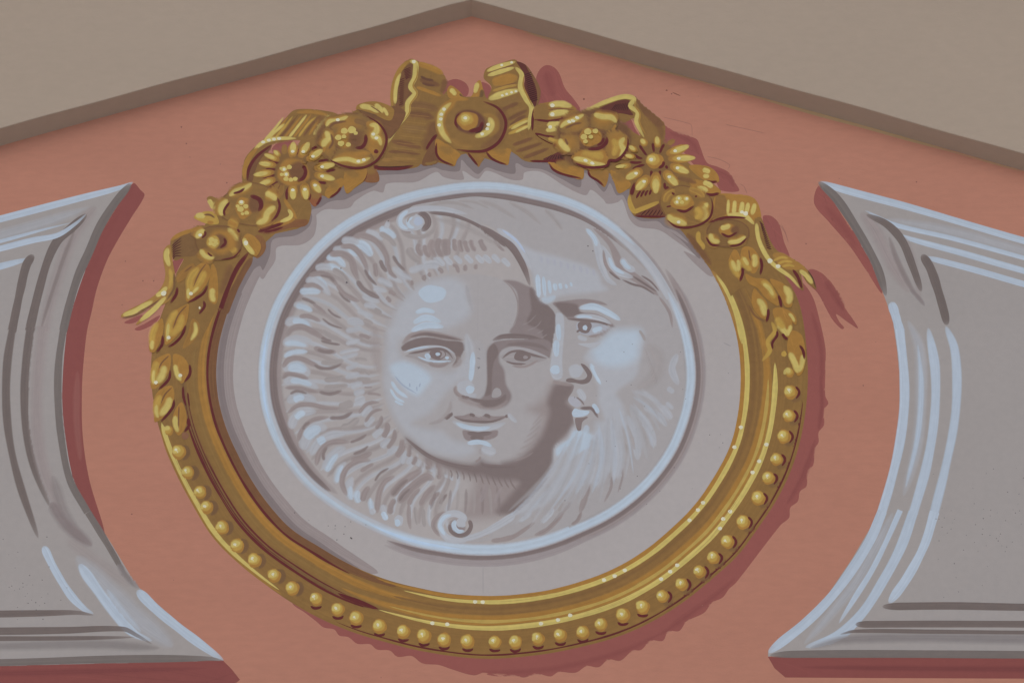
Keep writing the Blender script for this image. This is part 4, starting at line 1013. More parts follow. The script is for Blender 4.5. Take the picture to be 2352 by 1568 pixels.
# backing of the flower crest
fr.part('crest', label='irregular gold backing behind the flowers and bow')
crest = multi(('D', '1300 495 1330 510 1400 440 1415 360 1500 285 1700 242 1800 190 1820 0'), ('A', '1285 1080 1330 1112 1390 1010 1460 1042 1570 935 1595 905 1620 992 1780 885 1910 882 1892 782 2100 772 2280 735'),
  ('B', '430 1012 460 1035 590 1002 740 1038 785 940 850 922 965 1042 1025 965 1230 1028 1262 900 1400 992 1600 995 1750 1100 1920 1155 1930 1070 1975 1070 2125 1228 2160 1095 2200 1130'),
  ('C', '480 860 540 990 640 950 630 1060 680 1200 960 1212 1100 1320'), ('E', '300 180 545 510 700 800 800 700 1180 520 1100 330 1010 60'), ('C', '1850 1220 1790 1042 1450 1002 1480 965 1200 730 980 540 800 500 690 440 560 340 600 280 500 240 220 245 150 232 0 170'),
  ('B', '1860 510 1500 480 1500 380 1300 300 1080 350 1060 420 900 400 650 405 630 330 400 200 230 300 165 490 0 445'), ('A', '1720 220 1640 262 1520 268 1300 240 1260 420 1200 500 1130 600 1000 640 900 620 830 560 700 720 665 880 560 965 465 1060 440 1180 400 1260 300 1305 60 1400'), ('D', '580 350 620 500 660 520 590 650 590 780 480 980 450 1060 420 1180 460 1400 600 1500 800 1300 1000 900'))
P(G0, None, smooth=False, raw=crest)
for i in range(70):
    k = rng.randint(len(crest) - 40); 
T('B')
for s in ('30 980 200 960 420 960', '1300 800 1500 900', '1500 560 1600 600'): S(GB, 30, s, f=12, a=.6)
T('D'); S(GB, 90, '1090 560 1060 700 1000 850', f=40, a=.7); S((134, 100, 52), 60, '1200 560 1060 800 980 1000', f=26, a=.7)
S(GR, 28, '1260 450 1150 600 1060 800 1000 970', f=3, tp=(.3, 0)); S(GB, 60, '1290 500 1200 650 1110 830 1040 1030', f=5, tp=(.2, .1))
T('E'); S(GB, 70, '330 180 450 330 560 480', f=30, a=.9); S((150, 112, 56), 40, '560 520 640 640 720 820 800 1050', f=8, tp=(.2, .3)); S(G3, 30, '600 560 690 700 780 920 840 1200', f=4, tp=(.3, .2))
S(G2, 46, '440 160 440 240 480 300 485 340', f=10)
S(G2, 44, '1110 990 1140 1080 1075 1180 1095 1260 1020 1360', f=8); S(GR, 16, '1160 1075 1162 1120 1118 1190 1122 1250')
S(G1, 60, '920 880 1000 1040 1040 1260', f=20, a=.9); S(GB, 20, '900 840 960 940 1060 1000', f=6, a=.8)

# ------------------------------------------------------------------ bow and ribbon
rb = Thing('bow_ribbon', 'gold painted ribbon bow with tails winding through the flowers', 'ribbon', mats=M_GOLD)
LP = rb.part('loop', label='left loop of the bow with a wavy yellow edge')
T('B')
P(G0, '160 500 170 330 210 200 270 100 340 52 400 68 500 108 600 155 660 215 668 290 630 375 650 460 585 600 565 760 450 1000 390 1050 200 1068 0 1068 0 1000 130 820 200 640', f=2)
P(GB, '205 490 222 290 258 180 310 112 362 92 375 180 342 305 358 365 300 455 255 500', f=3)
for i in range(13): S((80, 34, 28), 9, [232 + (i % 3) * 4, 250 + i * 19, 262, 240 + i * 19, 290 - i * 1, 228 + i * 19], tp=(.1, .6))
for i in range(7): S((80, 34, 28), 9, [275 + i * 3, 160 + i * 14, 320, 140 + i * 14, 350, 128 + i * 15], tp=(.1, .6))
S(G1, 60, '400 95 520 130 650 195', f=15); S((158, 116, 50), 20, '410 80 530 120 640 170', f=6); S(GB, 60, '420 240 500 262 620 300', f=22); S((96, 62, 42), 26, '430 210 490 240 560 250', f=8); S((96, 62, 42), 26, '440 270 500 290 570 300', f=8)
S(G1, 36, '390 310 480 340 630 395', f=10); S(GB, 60, '660 230 650 300 625 370', f=20, a=.8)
for c, w, s in (((118,84,48),80,'330 480 450 480 600 520'),(GB,70,'320 560 440 560 560 600'),((126,94,52),70,'260 680 380 700 500 690'),(GB,56,'160 805 300 835 450 870'),((134,100,52),30,'150 860 280 870 430 900'),(GB,34,'130 905 280 905 440 930'),((138,102,52),34,'60 985 200 975 400 970'),((128,94,50),26,'40 1020 200 1015 390 1000')): S(c, w, s, f=w * .3)
for i in range(16): S((116, 84, 47) if i % 2 else (146, 110, 56), 8, [330 - i * 12, 500 + i * 32, 420 - i * 10, 505 + i * 33, 540 - i * 8, 520 + i * 33], a=.5)
S(GB, 120, '560 620 530 760 470 900', f=50, a=.8)
S(GR, 22, '588 742 540 800 482 892', f=4); S(GR, 26, '-5 1052 150 1058 280 1052 375 1030', f=4, tp=(.05, .4)); S((60, 26, 24), 8, '10 1042 150 1046 330 1036')
S((150, 112, 50), 46, '172 495 180 340 225 190 300 90 365 62', f=8); S(G3, 34, '200 470 205 340 228 235 255 180', f=6); 
S(G3, 46, '330 70 385 90 388 160 378 230 342 310 385 370 320 455 312 540 230 650 130 830', f=5, tp=(.1, .3)); S((150, 112, 50), 14, '402 100 402 210 365 300 402 370 340 470 330 545 250 650', f=3); O(GW, 372, 78, 18, 16, f=4)
P(GB, '448 1025 480 920 575 785 610 850 595 1000 520 1032', f=5); S((128, 96, 50), 30, '470 1010 520 1015 590 990', f=10)
RL = rb.part('loop', label='right loop of the bow with dark hatched inside')
P(G0, '1028 155 1060 130 1200 82 1300 58 1335 90 1385 180 1362 320 1405 420 1465 510 1452 600 1442 720 1560 820 1722 920 1765 985 1640 995 1400 992 1265 885 1195 825 1200 560 1100 455 1050 425 1085 310 1015 230', f=2)
P((88, 42, 34), '1315 78 1400 108 1480 220 1532 340 1522 440 1482 525 1450 470 1378 350 1392 230 1360 150', f=3)
P((116, 84, 46), '1400 108 1480 215 1535 335 1525 440 1490 510 1505 420 1500 340 1460 230', f=4, a=.8)
for i in range(15): S((60, 24, 22), 8, [1390 + i * 3, 200 + i * 18, 1420 + i * 3, 188 + i * 18, 1460 + i * 4, 172 + i * 18], tp=(.2, .4))
for c, w, s, f in ((G3,36,'1038 168 1150 122 1310 78',5),(GB,14,'1050 185 1170 148 1300 105',3),(G3,36,'1045 208 1180 165 1300 130',5),(G1,100,'1085 270 1200 245 1330 220',20),(GB,18,'1110 330 1200 305 1320 270',5),((160,124,58),30,'1090 350 1220 310 1330 290',8),(G3,56,'1055 425 1190 375 1345 338',12),((126,94,50),60,'1150 470 1280 440 1390 410',20),(GB,40,'1170 530 1250 490 1340 455',14),((130,96,50),40,'1200 570 1320 520 1420 490',12),(GB,40,'1225 620 1320 570 1420 520',12),(GB,36,'1235 690 1330 610 1410 570',10),(G2,30,'1235 690 1330 645 1440 590',8),(G3,26,'1260 700 1350 650 1440 610',7),(G2,34,'1235 745 1340 700 1440 655',8),(G3,22,'1300 730 1380 690 1440 660',6),(GB,36,'1275 845 1380 810 1470 775',8),((134,100,52),26,'1290 870 1400 840 1520 800',8),(GB,36,'1300 905 1420 870 1560 820',8),(GB,36,'1370 965 1480 925 1620 870',8),((134,100,52),24,'1350 930 1460 895 1580 850',8)): S(c, w, s, f=f)
for x, y in ((1185,388),(1225,375),(1270,360),(1310,350),(1180,110),(1270,85)): O(GW, x, y, 13, 11, f=3)
S(G3, 42, '1300 125 1362 195 1352 305 1400 420 1452 495 1442 600 1425 710', f=6, tp=(.2, .3)); S((142, 104, 48), 16, '1385 200 1378 300 1420 400 1470 500', f=4)
S(GR, 16, '1475 512 1462 620 1462 712'); P((92, 44, 36), '1560 975 1640 935 1722 905 1762 980 1640 992', f=4)
for i in range(7): S((58, 24, 22), 7, [1590 + i * 24, 985, 1610 + i * 22, 958, 1640 + i * 16, 930])
S(GR, 16, '1440 990 1600 992 1765 978'); S(GR, 16, '1485 735 1600 808 1720 852')
rb.part('fold', label='left fold curling round the daisy')
T('A')
P(G0, '1130 232 1250 218 1400 232 1530 268 1460 330 1405 440 1400 580 1300 530 1160 505 1050 512 930 545 840 610 765 705 720 800 705 890 662 885 655 800 680 680 740 598 840 508 940 418 1050 308', f=2)
P(GB, '702 880 735 745 815 635 930 545 920 580 900 610 850 650 800 730 765 830 740 900', f=4)
for i in range(11):
    x0 = 850 + i * 46; S((G3, G1, G2, GB, G1)[i % 5], 24, [x0, 520 - i * 6, x0 + 90, 420 - i * 9, x0 + 190 - i * 3, 290 - i * 5 + (i > 6) * 30], f=8, tp=(.2, .5))
S(G3, 26, '880 500 980 410 1050 350', f=8); S(GB, 100, '1350 280 1400 360 1330 470', f=45, a=.7); S(G1, 40, '1150 250 1300 245 1450 275', f=16, a=.8)
S(G3, 34, '765 592 850 525 960 492 1160 488', f=6, tp=(.2, .5)); S(G1, 46, '680 870 680 780 720 670 800 570', f=10); S(GR, 20, '702 885 720 765 790 655 930 545', f=3)
for x, y in ((850,522),(902,505),(950,496),(996,490)): O(GW, x, y, 19, 13, f=4)
rb.part('fold', label='left folded ribbon end below the daisy')
P((126, 94, 48), '1000 1000 1150 1040 1285 1090 1272 1250 1232 1292 1000 1312 870 1375 785 1335 960 1250 1005 1120', f=2)
P((120, 78, 46), '1010 1290 1150 1235 1265 1238 1235 1292 1100 1310 900 1365 800 1345', f=4); S(G1, 40, '1040 1040 1110 1150 1160 1235', f=12); S(G1, 56, '800 1332 950 1285 1150 1225', f=14); S(G3, 34, '1075 1135 1108 1185 1090 1220 1000 1255', f=5)
S(GR, 22, '798 1345 900 1312 1045 1262', f=3); S(GR, 16, '850 1350 950 1330 1040 1300', f=3)
rb.part('tail', label='left ribbon tail split in two ends')
T('D')
P(G0, '545 335 650 272 840 208 860 300 840 480 700 500 655 505 575 530 545 460', f=2)
P((116, 84, 48), '570 350 700 270 800 300 790 470 640 500 575 520', f=6)
for i in range(7): S((76, 32, 28), 10, [548 + i * 2, 400 + i * 20, 580, 370 + i * 20, 640, 320 + i * 28], tp=(.1, .7))
S(G1, 40, '530 350 640 285 840 225', f=8)
P((150, 112, 54), '478 430 530 385 545 460 560 560 582 680 575 790 520 905 430 955 250 1112 218 1118 300 1020 420 910 330 950 90 1055 85 1030 150 985 300 910 400 840 470 745 490 650 470 520', f=2)
S(G3, 46, '515 410 500 490 530 590', f=8); S(G2, 40, '530 600 545 700 520 800', f=12); S((108, 78, 44), 26, '570 640 570 780 500 900', f=10); S(G3, 46, '95 1035 200 1000 380 900', f=6); S(G3, 42, '250 1092 380 985 500 860', f=6); S(GB, 16, '230 1010 350 950 450 880', f=4)
S(G3, 40, '400 860 450 830 510 770', f=8); O(GW, 475, 832, 26, 22, rot=-40, f=7); S((108, 78, 44), 18, '90 1058 200 1035 330 970', f=4); S(GR, 20, '600 770 590 840 535 925', f=4)
rb.part('fold', label='right folded ribbon above the right daisy')
T('C')
P(G0, '165 252 300 200 450 130 600 86 690 105 760 180 850 252 962 362 950 520 880 565 780 540 730 440 695 305 580 345 540 290 300 260', f=2)
P((92, 46, 36), '320 240 450 172 590 132 645 148 632 205 672 275 580 262 450 250', f=4)
for i in range(9): S((60, 24, 22), 7, [470 + i * 18, 235, 495 + i * 17, 200 - i * 3, 520 + i * 14, 170 - i * 2])
P((112, 76, 46), '690 110 770 190 850 255 960 362 900 380 800 300 740 220', f=12); S((132, 98, 50), 80, '760 280 820 400 860 500', f=35, a=.8)
S(GB, 60, '880 330 930 420 930 500', f=25, a=.7)
S(G3, 38, '215 240 450 142 595 104 680 128 645 190 712 250 700 335 775 485', f=6, tp=(.3, .3)); S((152, 114, 52), 16, '690 130 690 190 735 260 730 340 790 460', f=4)
rb.part('fold', label='right folded ribbon below the right daisy')
P(G0, '690 900 900 900 960 1060 965 1205 700 1208 640 1135 622 1062 650 985', f=2)
P((104, 62, 42), '690 1200 900 1080 985 1190 960 1212', f=4); 
for i in range(6): S((66, 26, 24), 9, [740 + i * 36, 1200, 770 + i * 34, 1170, 800 + i * 30, 1140])
for i in range(4): S(GR, 14, [700 + i * 40, 1040 - i * 10, 720 + i * 38, 1000 - i * 10, 745 + i * 34, 965])
S(G2, 46, '640 1000 640 1070 680 1155 740 1140 920 1068', f=8); S(GR, 14, '700 1203 850 1207 970 1208'); S(GR, 26, '655 1015 670 950 700 890', f=5)
rb.part('tail', label='right ribbon tail ending in a fork')
P(G1, '1440 1008 1600 998 1785 1040 1850 1200 1815 1270 1700 1215 1560 1205 1370 1250 1400 1100', f=2)
P((128, 92, 46), '1440 1010 1520 1020 1530 1180 1390 1230 1420 1100', f=14)
for x, w in ((1545,26),(1603,36),(1672,42),(1725,36),(1785,40)): S(G3, w, [x + 3, 1045 + (x - 1545) * .15, x, 1110, x - 5 - (x - 1545) * .08, 1195], f=8)
S(G3, 40, '1530 1190 1620 1190 1700 1200 1790 1280', f=6); O(GW, 1672, 1165, 18, 14, f=5); O(GW, 1706, 1178, 22, 20, f=6)
S(GR, 16, '1365 1262 1500 1218 1600 1212 1710 1218')
T('E')
P(G0, '955 60 1010 35 1050 130 1110 270 1175 352 1290 408 1400 480 1470 560 1522 695 1440 640 1385 560 1405 705 1375 695 1320 620 1200 535 1080 435 1000 315 970 190', f=2)
for i in range(13): S((76, 34, 28), 10, [1000 + i * 5, 70 + i * 20, 1020 + i * 6, 95 + i * 19, 1040 + i * 6, 110 + i * 18])
P((150, 110, 50), '1120 380 1200 360 1300 415 1400 480 1450 550 1400 520 1300 520 1220 500', f=14)
for s in ('1120 440 1200 405 1270 415', '1160 470 1230 440 1310 450', '1200 490 1270 475 1330 490'): S(G2, 26, s, f=9)
S(G3, 36, '970 85 990 230 1040 350 1100 440 1180 510 1290 590 1375 692', f=6, tp=(.1, .4)); S(G3, 40, '1365 520 1430 570 1490 650', f=8); S((80, 54, 34), 14, '1440 520 1490 600 1518 690', f=4)
S(GR, 20, '1305 515 1350 580 1392 692'); O(GW, 1096, 436, 24, 22, f=6); O(GW, 1170, 486, 22, 18, f=5)

# ------------------------------------------------------------------ laurel drops on both flanks
def leaf(th, out, rib, lights, c0=G1, c1=G2, red=None, spark=None):
    th.part('leaf')
    P(c0, out, f=5)
    for s, w in lights: S(c1 if w > 60 else G3, w, s, f=w * .38)
    if rib: S(GB, 14, rib, f=6)
    if red: S(GR, 18, red, f=2)
    if spark: O(GW, spark[0], spark[1], 18, 16, f=6)
ll = Thing('laurel_drop', 'gold painted laurel leaves hanging down the left side of the oval frame', 'leaf garland', 'laurel leaves on both sides of the frame', mats=M_GOLD)
T('D')
leaf(ll, '745 555 640 620 590 690 610 735 700 670 760 600', '740 580 660 640', [], c0=(140, 100, 46))
leaf(ll, '920 560 960 620 975 850 950 930 890 890 895 700', None, [('925 780 920 860 945 915', 50)])
leaf(ll, '860 535 750 610 690 720 688 910 800 830 875 740 905 640 885 560', '875 545 800 650 745 780', [('800 590 720 700 710 860', 70), ('860 620 800 740 730 830', 66), ('700 780 700 850 705 890', 30), ('800 770 760 810 730 840', 26)], red='880 755 840 830 770 880 690 918', spark=(725, 835))
leaf(ll, '740 1065 800 1110 795 1200 720 1300 650 1335 700 1190', None, [('760 1090 770 1180 720 1270', 36)], c0=(142, 102, 46))
leaf(ll, '700 930 560 1010 500 1120 492 1305 590 1230 675 1125 705 1000', '690 940 610 1030 560 1160', [('600 980 530 1100 515 1260', 66), ('650 1020 620 1130 540 1230', 62), ('520 1100 510 1200 505 1280', 26)], red='680 1120 640 1220 570 1295 510 1325', spark=(520, 1238))
leaf(ll, '455 1060 380 1150 342 1270 348 1365 392 1372 460 1230 475 1120', None, [('420 1090 370 1210 370 1350', 62), ('375 1260 365 1310 370 1355', 34)], red='465 1210 460 1300 405 1378')
ll.part('leaf_shadow_line'); S(GR, 18, '840 895 850 950 795 1028', f=3); O(GW, 805, 965, 9, 12, f=3)
T('F1')
leaf(ll, '385 -80 300 -60 225 0 207 110 212 232 258 236 350 130 390 30', '380 -70 310 0 280 60', [('270 -20 240 80 235 210', 62), ('340 20 310 120 260 190', 60), ('240 60 232 130 235 200', 28)], red='390 60 375 150 275 252', spark=(256, 180))
leaf(ll, '420 -80 415 0 430 80 490 190 545 120 555 20 500 -60', None, [('430 10 450 100 490 170', 44)], red='565 10 570 100 515 180', spark=(480, 115))
leaf(ll, '400 210 290 250 235 340 238 480 248 545 335 490 410 390 425 280', '410 220 340 290 300 380', [('300 290 260 400 265 510', 66), ('390 310 360 400 290 490', 60), ('262 380 260 450 280 510', 32)], red='425 330 410 410 300 545')
leaf(ll, '490 360 425 450 412 560 460 665 512 620 540 520 525 420', '470 390 465 480 465 600', [('435 480 435 560 460 640', 44)], red='552 500 560 570 515 640')
S(GR, 16, '505 215 510 310 535 400'); S(GR, 10, '548 270 555 330 565 400'); O((126, 86, 60), 525, 670, 32, 34, f=8)
lr = Thing('laurel_drop', 'gold painted laurel leaves hanging down the right side of the oval frame', 'leaf garland', 'laurel leaves on both sides of the frame', mats=M_GOLD)
T('E')
leaf(lr, '770 330 730 390 715 450 760 540 820 615 842 500 810 370', None, [('740 420 760 500 815 590', 62), ('745 430 770 490 790 540', 36), ('800 420 810 480 805 540', 30)], red='842 490 845 550 818 630')
leaf(lr, '850 310 825 400 860 480 945 555 992 490 995 400 930 315', '900 330 910 400 920 440', [('840 390 870 470 930 530', 62), ('850 400 880 450 900 480', 34), ('945 370 960 430 950 500', 50)], red='1005 400 1022 480 1005 570')
leaf(lr, '870 555 950 590 1060 605 1130 680 1165 760 1172 850 1060 780 985 690 900 640', None, [('1010 620 1080 670 1140 790', 62), ('1030 640 1090 690 1130 760', 36)])
leaf(lr, '1095 605 1220 645 1302 740 1295 855 1240 860 1190 760', None, [('1230 670 1275 750 1265 840', 60), ('1220 660 1260 720 1270 790', 36)], red='1170 745 1190 800 1202 870')
leaf(lr, '950 690 1010 750 1070 825 1065 970 1000 945 930 830', None, [('980 780 1030 850 1050 950', 56), ('990 790 1030 840 1045 900', 34)], red='1080 870 1080 930 1062 1002')
leaf(lr, '1125 880 1235 875 1305 1030 1270 1145 1160 1010', None, [('1160 1010 1220 1070 1265 1130', 50), ('1290 1020 1275 1080 1260 1130', 36), ('1150 950 1190 1010 1230 1060', 70)], red='1205 1100 1235 1140 1262 1160')
leaf(lr, '1240 880 1300 910 1338 960 1335 1025 1290 980', None, [('1265 915 1300 950 1325 1000', 26)])
leaf(lr, '1300 1075 1392 1125 1425 1330 1395 1460 1350 1490 1265 1290 1255 1195', None, [('1275 1270 1320 1370 1355 1470', 50), ('1400 1290 1390 1380 1360 1460', 44), ('1290 1290 1330 1360 1360 1420', 30)], red='1365 1205 1400 1260 1414 1345')

# ------------------------------------------------------------------ leaf tips below the crest
lt = Thing('leaf_spray', 'row of pointed orange gold leaf tips under the bow and flowers', 'leaves', mats=M_GOLD)
for k, c, s, red in (('A', (124,82,48), '1795 765 1890 778 1912 882 1785 885 1780 820', '1800 765 1790 840 1765 890'), ('A', G1, '1605 800 1700 762 1800 765 1785 860 1700 935 1620 996 1588 900', None), ('A', G1, '1570 850 1590 915 1520 985 1455 1040 1415 1000 1450 930', '1570 930 1530 985 1455 1038'), ('A', (134,80,48), '1275 1000 1395 1005 1365 1060 1330 1115 1288 1085', '1385 1020 1360 1070 1335 1105'),
    ('B', G1, '575 790 680 840 800 930 770 980 742 1038 640 1000 588 960', '580 815 580 920 620 980 745 1035'), ('B', (138,98,48), '860 905 1040 930 1000 980 968 1045 920 990', '865 910 910 970 965 1038'), ('B', G1, '1025 895 1150 880 1265 880 1255 940 1232 1028 1110 975', '1030 895 1080 960 1150 1000 1230 1025'),
    ('B', G1, '1605 1000 1760 1030 1925 1060 1918 1158 1730 1105 1640 1050', '1612 1005 1650 1065 1740 1110 1918 1152'), ('B', (142,102,48), '1968 1060 2060 1070 2160 1085 2125 1230 2050 1165 1985 1115', '1970 1065 1990 1125 2060 1170 2122 1222'), ('C', G1, '465 780 560 830 650 900 630 945 540 992 500 900', None)):
    lt.part('leaf'); T(k); P(c, s, f=2)
    m = X(s).mean(0); T('Z'); O((132, 98, 48), m[0] - 4, m[1] - 12, 16, 9, rot=20, f=6, a=.8); T(k)
    if red: S(GR, 15, red, f=2)

# ------------------------------------------------------------------ flowers
GRP = 'gold painted flowers along the top of the frame'
def seeds(l, c=G3):
    for x, y, r in l: O(c, x, y, r, r * .85, f=r * .25)
# centre rosette
rs = Thing('rosette', 'round gold painted rosette with a ball centre in the middle of the bow', 'rosette', mats=M_GOLD)
T('B')
rs.part('bud_base', label='dark gold leaf base behind the two buds'); P(G0, '628 430 650 375 690 340 760 350 840 400 890 420 915 370 960 300 1010 330 1030 400 1065 440 1000 480 700 490', f=3)
rs.part('bud', label='small bud above the rosette, left'); P(G1, '678 340 710 296 790 350 825 405 700 412', f=3); S(G3, 40, '700 330 730 350 760 390', f=8); S((100, 72, 42), 20, '790 370 825 410', f=8)
rs.part('bud', label='small pointed bud above the rosette, right'); P(G1, '880 420 920 370 950 265 985 250 1012 410 960 430', f=3); S(G3, 40, '960 265 940 340 930 370', f=8); S((104, 76, 44), 40, '1000 330 990 400 960 430', f=15)
rs.part('disc', label='ring shaped body'); O(G0, 900, 655, 326, 250, rot=8, f=3)
S((112, 76, 46), 110, '1150 480 1185 640 1120 800 980 870', f=45, a=.8); S((138, 102, 50), 70, '700 780 800 850 920 860', f=28); S(G1, 40, '680 450 780 420 880 425', f=14)
S(G1, 90, '760 430 640 540 620 680 700 820', f=30); S(G3, 52, '720 450 630 540 612 640 640 740 720 830', f=16, tp=(.5, .5))
S((140, 104, 50), 60, '1000 560 1110 600 1130 690 1060 770', f=22)
P((100, 62, 44), '760 560 860 520 960 540 1030 620 1010 700 930 740 840 730 770 690', f=18)
S(G3, 56, '1060 585 1085 650 1050 720 930 770', f=14); S(GR, 18, '850 528 775 580 755 640 780 695', f=4)
for x, y in ((650,515),(625,562),(620,605),(605,660),(1055,655),(1047,695),(1000,742)): O(GW, x, y, 17, 15, f=4)
S(GR, 20, '1005 440 1150 510 1218 640 1165 800 1040 890 900 902 760 882', f=4, tp=(.3, .3))
rs.part('ball', label='round ball centre'); O(G1, 868, 622, 98, 84, f=10); O(G2, 850, 605, 66, 56, f=18); O(G3, 845, 598, 40, 34, f=12); O(GW, 845, 595, 18, 15, f=6); S(GR, 26, '1005 625 980 690 870 718', f=4); S((70, 30, 26), 16, '1010 650 985 715 930 735', f=4)
# side leaves right of the bow
sl_ = Thing('leaf_cluster', 'three glossy gold leaves between the bow and the right poppy', 'leaves', mats=M_GOLD)
sl_.part('leaf'); P((138, 100, 48), '1485 495 1600 450 1720 448 1830 478 1875 535 1800 585 1650 620 1485 612', f=3); P(G0, '1490 490 1590 470 1600 610 1490 605', f=12)
S(G3, 54, '1605 475 1720 465 1830 490', f=14); S(G3, 54, '1605 568 1710 545 1800 535', f=14); S(GB, 12, '1600 520 1720 512 1850 520', f=4); O(GW, 1645, 480, 20, 18, f=6); O(GW, 1645, 562, 20, 18, f=6); S(GR, 18, '1480 608 1600 625 1720 608 1790 590', f=3)
sl_.part('leaf'); P(G0, '1480 630 1600 635 1730 630 1700 745 1500 735', f=3); S(G3, 50, '1590 660 1650 655 1720 645', f=14); S(G3, 40, '1580 710 1640 700 1690 690', f=12); O(GW, 1625, 678, 18, 16, f=6); S(GR, 18, '1485 735 1580 762 1670 768', f=3)
sl_.part('leaf'); P((126, 94, 48), '1510 755 1620 775 1720 785 1725 850 1610 815', f=3); S(G2, 36, '1600 780 1680 810 1720 830', f=12)
ul = Thing('leaf_cluster', 'fan shaped gold leaf between the left poppy and the bow', 'leaves', mats=M_GOLD)
T('A'); ul.part('leaf'); P(GB, '1730 230 1950 240 2060 190 2160 260 2000 500 1930 380', f=6); P((140, 104, 48), '1702 215 1725 175 1870 148 2010 188 2055 235 2015 325 1850 262 1740 240', f=3)
for s, w in (('1730 190 1830 205 1920 250', 44), ('1870 175 1920 205 1950 260', 36), ('1945 205 1975 240 1995 285', 30)): S(G3, w, s, f=8)
S(GB, 12, '1830 185 1900 230 1940 260', f=4); S((100, 70, 44), 14, '1705 222 1800 250 1900 280', f=5)

def poppy(k, label, petals, centre):
    t = Thing('poppy_flower', label, 'flower', GRP, mats=M_GOLD); T(k)
    t.part('back', label='dark shade under the petals')
    allp = np.concatenate([X(o) for o, _, _ in petals]); m = allp.mean(0); e = np.abs(allp - m).max(0); T('Z'); O((106, 72, 44), m[0] + 2, m[1] + 3, e[0] * 1.0, e[1] * 1.0, f=8); T(k)
    for out, c, strokes in petals:
        t.part('petal'); P(c, out, f=4)
        q_ = X(out); n_ = len(q_); S_in = q_.mean(0) + (q_ - q_.mean(0)) * .93; T('Z'); S((104, 68, 42), 2.2, np.concatenate([S_in, S_in[:2]]).ravel(), f=1, a=.7, tp=(0, 0)); T(k)
        m = X(out).mean(0); e = X(out) - m; T('Z'); O(G1, m[0], m[1], np.abs(e[:, 0]).max() * .62, np.abs(e[:, 1]).max() * .62, f=14, a=.75); T(k)
        for cc, w, s, f in strokes:
            if cc is G3: S(G1, w * 2.4, s, f=w, a=.85); S(G2, w * 1.5, s, f=w * .5, a=.9)
            S(cc, w, s, f=f)
    t.part('flower_centre'); centre()
def cen():
    O((118, 84, 47), 1690, 500, 110, 100, f=40); O(G1, 1610, 480, 96, 100, f=30); O(GB, 1690, 490, 60, 80, f=36)
    seeds([(1595,420,32),(1665,410,38),(1540,480,30),(1592,472,22),(1565,535,30),(1632,545,24),(1700,440,20)]); S(GR, 24, '1792 445 1790 520 1755 570 1690 575', f=5)
poppy('A', 'gold painted poppy left of the bow, fan leaf above it', [
    ('1420 370 1450 308 1560 268 1640 258 1770 270 1870 335 1800 420 1650 440 1500 440', (122,92,50), [(G3,32,'1425 385 1460 332 1540 322 1635 285',6),(GB,30,'1450 400 1500 350 1620 330',12),((120,88,50),60,'1680 320 1780 350 1840 400',20)]),
    ('1860 330 1950 420 1985 520 1950 640 1880 700 1780 640 1750 500 1780 400', G0, [(G1,80,'1790 340 1880 400 1850 560',28),(G3,46,'1820 365 1885 372 1890 425 1858 462 1912 492 1935 560',9),(G1,60,'1820 560 1840 620 1780 660',22),(GR,26,'1865 600 1890 608 1910 600',4)]),
    ('1880 690 1790 745 1680 752 1560 735 1455 690 1500 600 1650 580 1800 590', (128,96,50), [(G1,70,'1560 650 1700 640 1840 620',24),(G3,36,'1480 692 1620 678 1730 702 1840 665',8),(GW,20,'1710 700 1740 698',5)]),
    ('1400 620 1385 480 1415 390 1500 420 1520 560 1480 680', G0, [(G3,50,'1400 575 1415 525 1452 485 1422 415',10),(G1,30,'1400 620 1420 560',10),(GB,26,'1450 590 1490 520 1470 440',10)])], cen)
T('A'); S(GR, 15, '1465 688 1600 745 1750 758 1880 702 1962 590 1982 470 1920 360 1800 282')
for x, y in ((1535,318),(1890,485),(1862,450),(1775,685),(1725,698)): O(GW, x, y, 18, 14, f=5)
def cen():
    O(GB, 2030, 800, 120, 100, f=30); O(G1, 1995, 770, 102, 84, f=14); seeds([(1970,720,34),(2040,715,26),(1935,768,30),(1998,768,22),(1950,810,22)]); S(GR, 24, '2145 765 2140 820 2080 870 1965 882', f=4); S(GR, 18, '2120 770 2100 820 2050 850', f=4)
poppy('B', 'gold painted poppy right of the bow under a folded ribbon', [
    ('1708 700 1740 640 1820 580 1920 550 1970 580 1980 680 1880 720 1760 740', (126,94,50), [(G3,36,'1715 690 1760 645 1860 605 1940 560',8),(GB,24,'1760 690 1850 650 1920 640',10)]),
    ('1990 590 2020 550 2120 560 2210 590 2245 660 2190 720 2080 700 1990 680', (122,92,48), [(G3,46,'2020 560 2100 582 2190 592 2238 640',9),(G1,26,'2230 650 2200 700 2140 730',8)]),
    ('2190 700 2280 720 2345 770 2335 880 2270 980 2170 990 2130 880 2140 760', (140,104,50), [(G3,44,'2310 770 2272 830 2300 890 2260 970',9),(G2,60,'2200 780 2230 860 2200 950',24)]),
    ('1880 890 2000 890 2110 870 2165 960 2145 1030 2040 1045 1900 1020 1820 960', G1, [(G2,100,'1900 950 2040 940 2120 960',34),(G3,44,'1830 965 1950 985 2030 1018 2140 1025',9)]),
    ('1710 760 1760 740 1890 760 1900 870 1820 930 1750 860', (130,96,50), [(G3,50,'1715 780 1730 830 1810 905',10),(GB,24,'1760 780 1790 850',10)])], cen)
T('B'); S(GR, 18, '1855 1010 1950 1045 2060 1048 2150 1030 2170 985 2230 985 2290 940 2335 860 2340 770')
for x, y in ((1872,592),(1835,622),(1800,630),(1950,985),(2012,1010)): O(GW, x, y, 20, 13, rot=20, f=5)

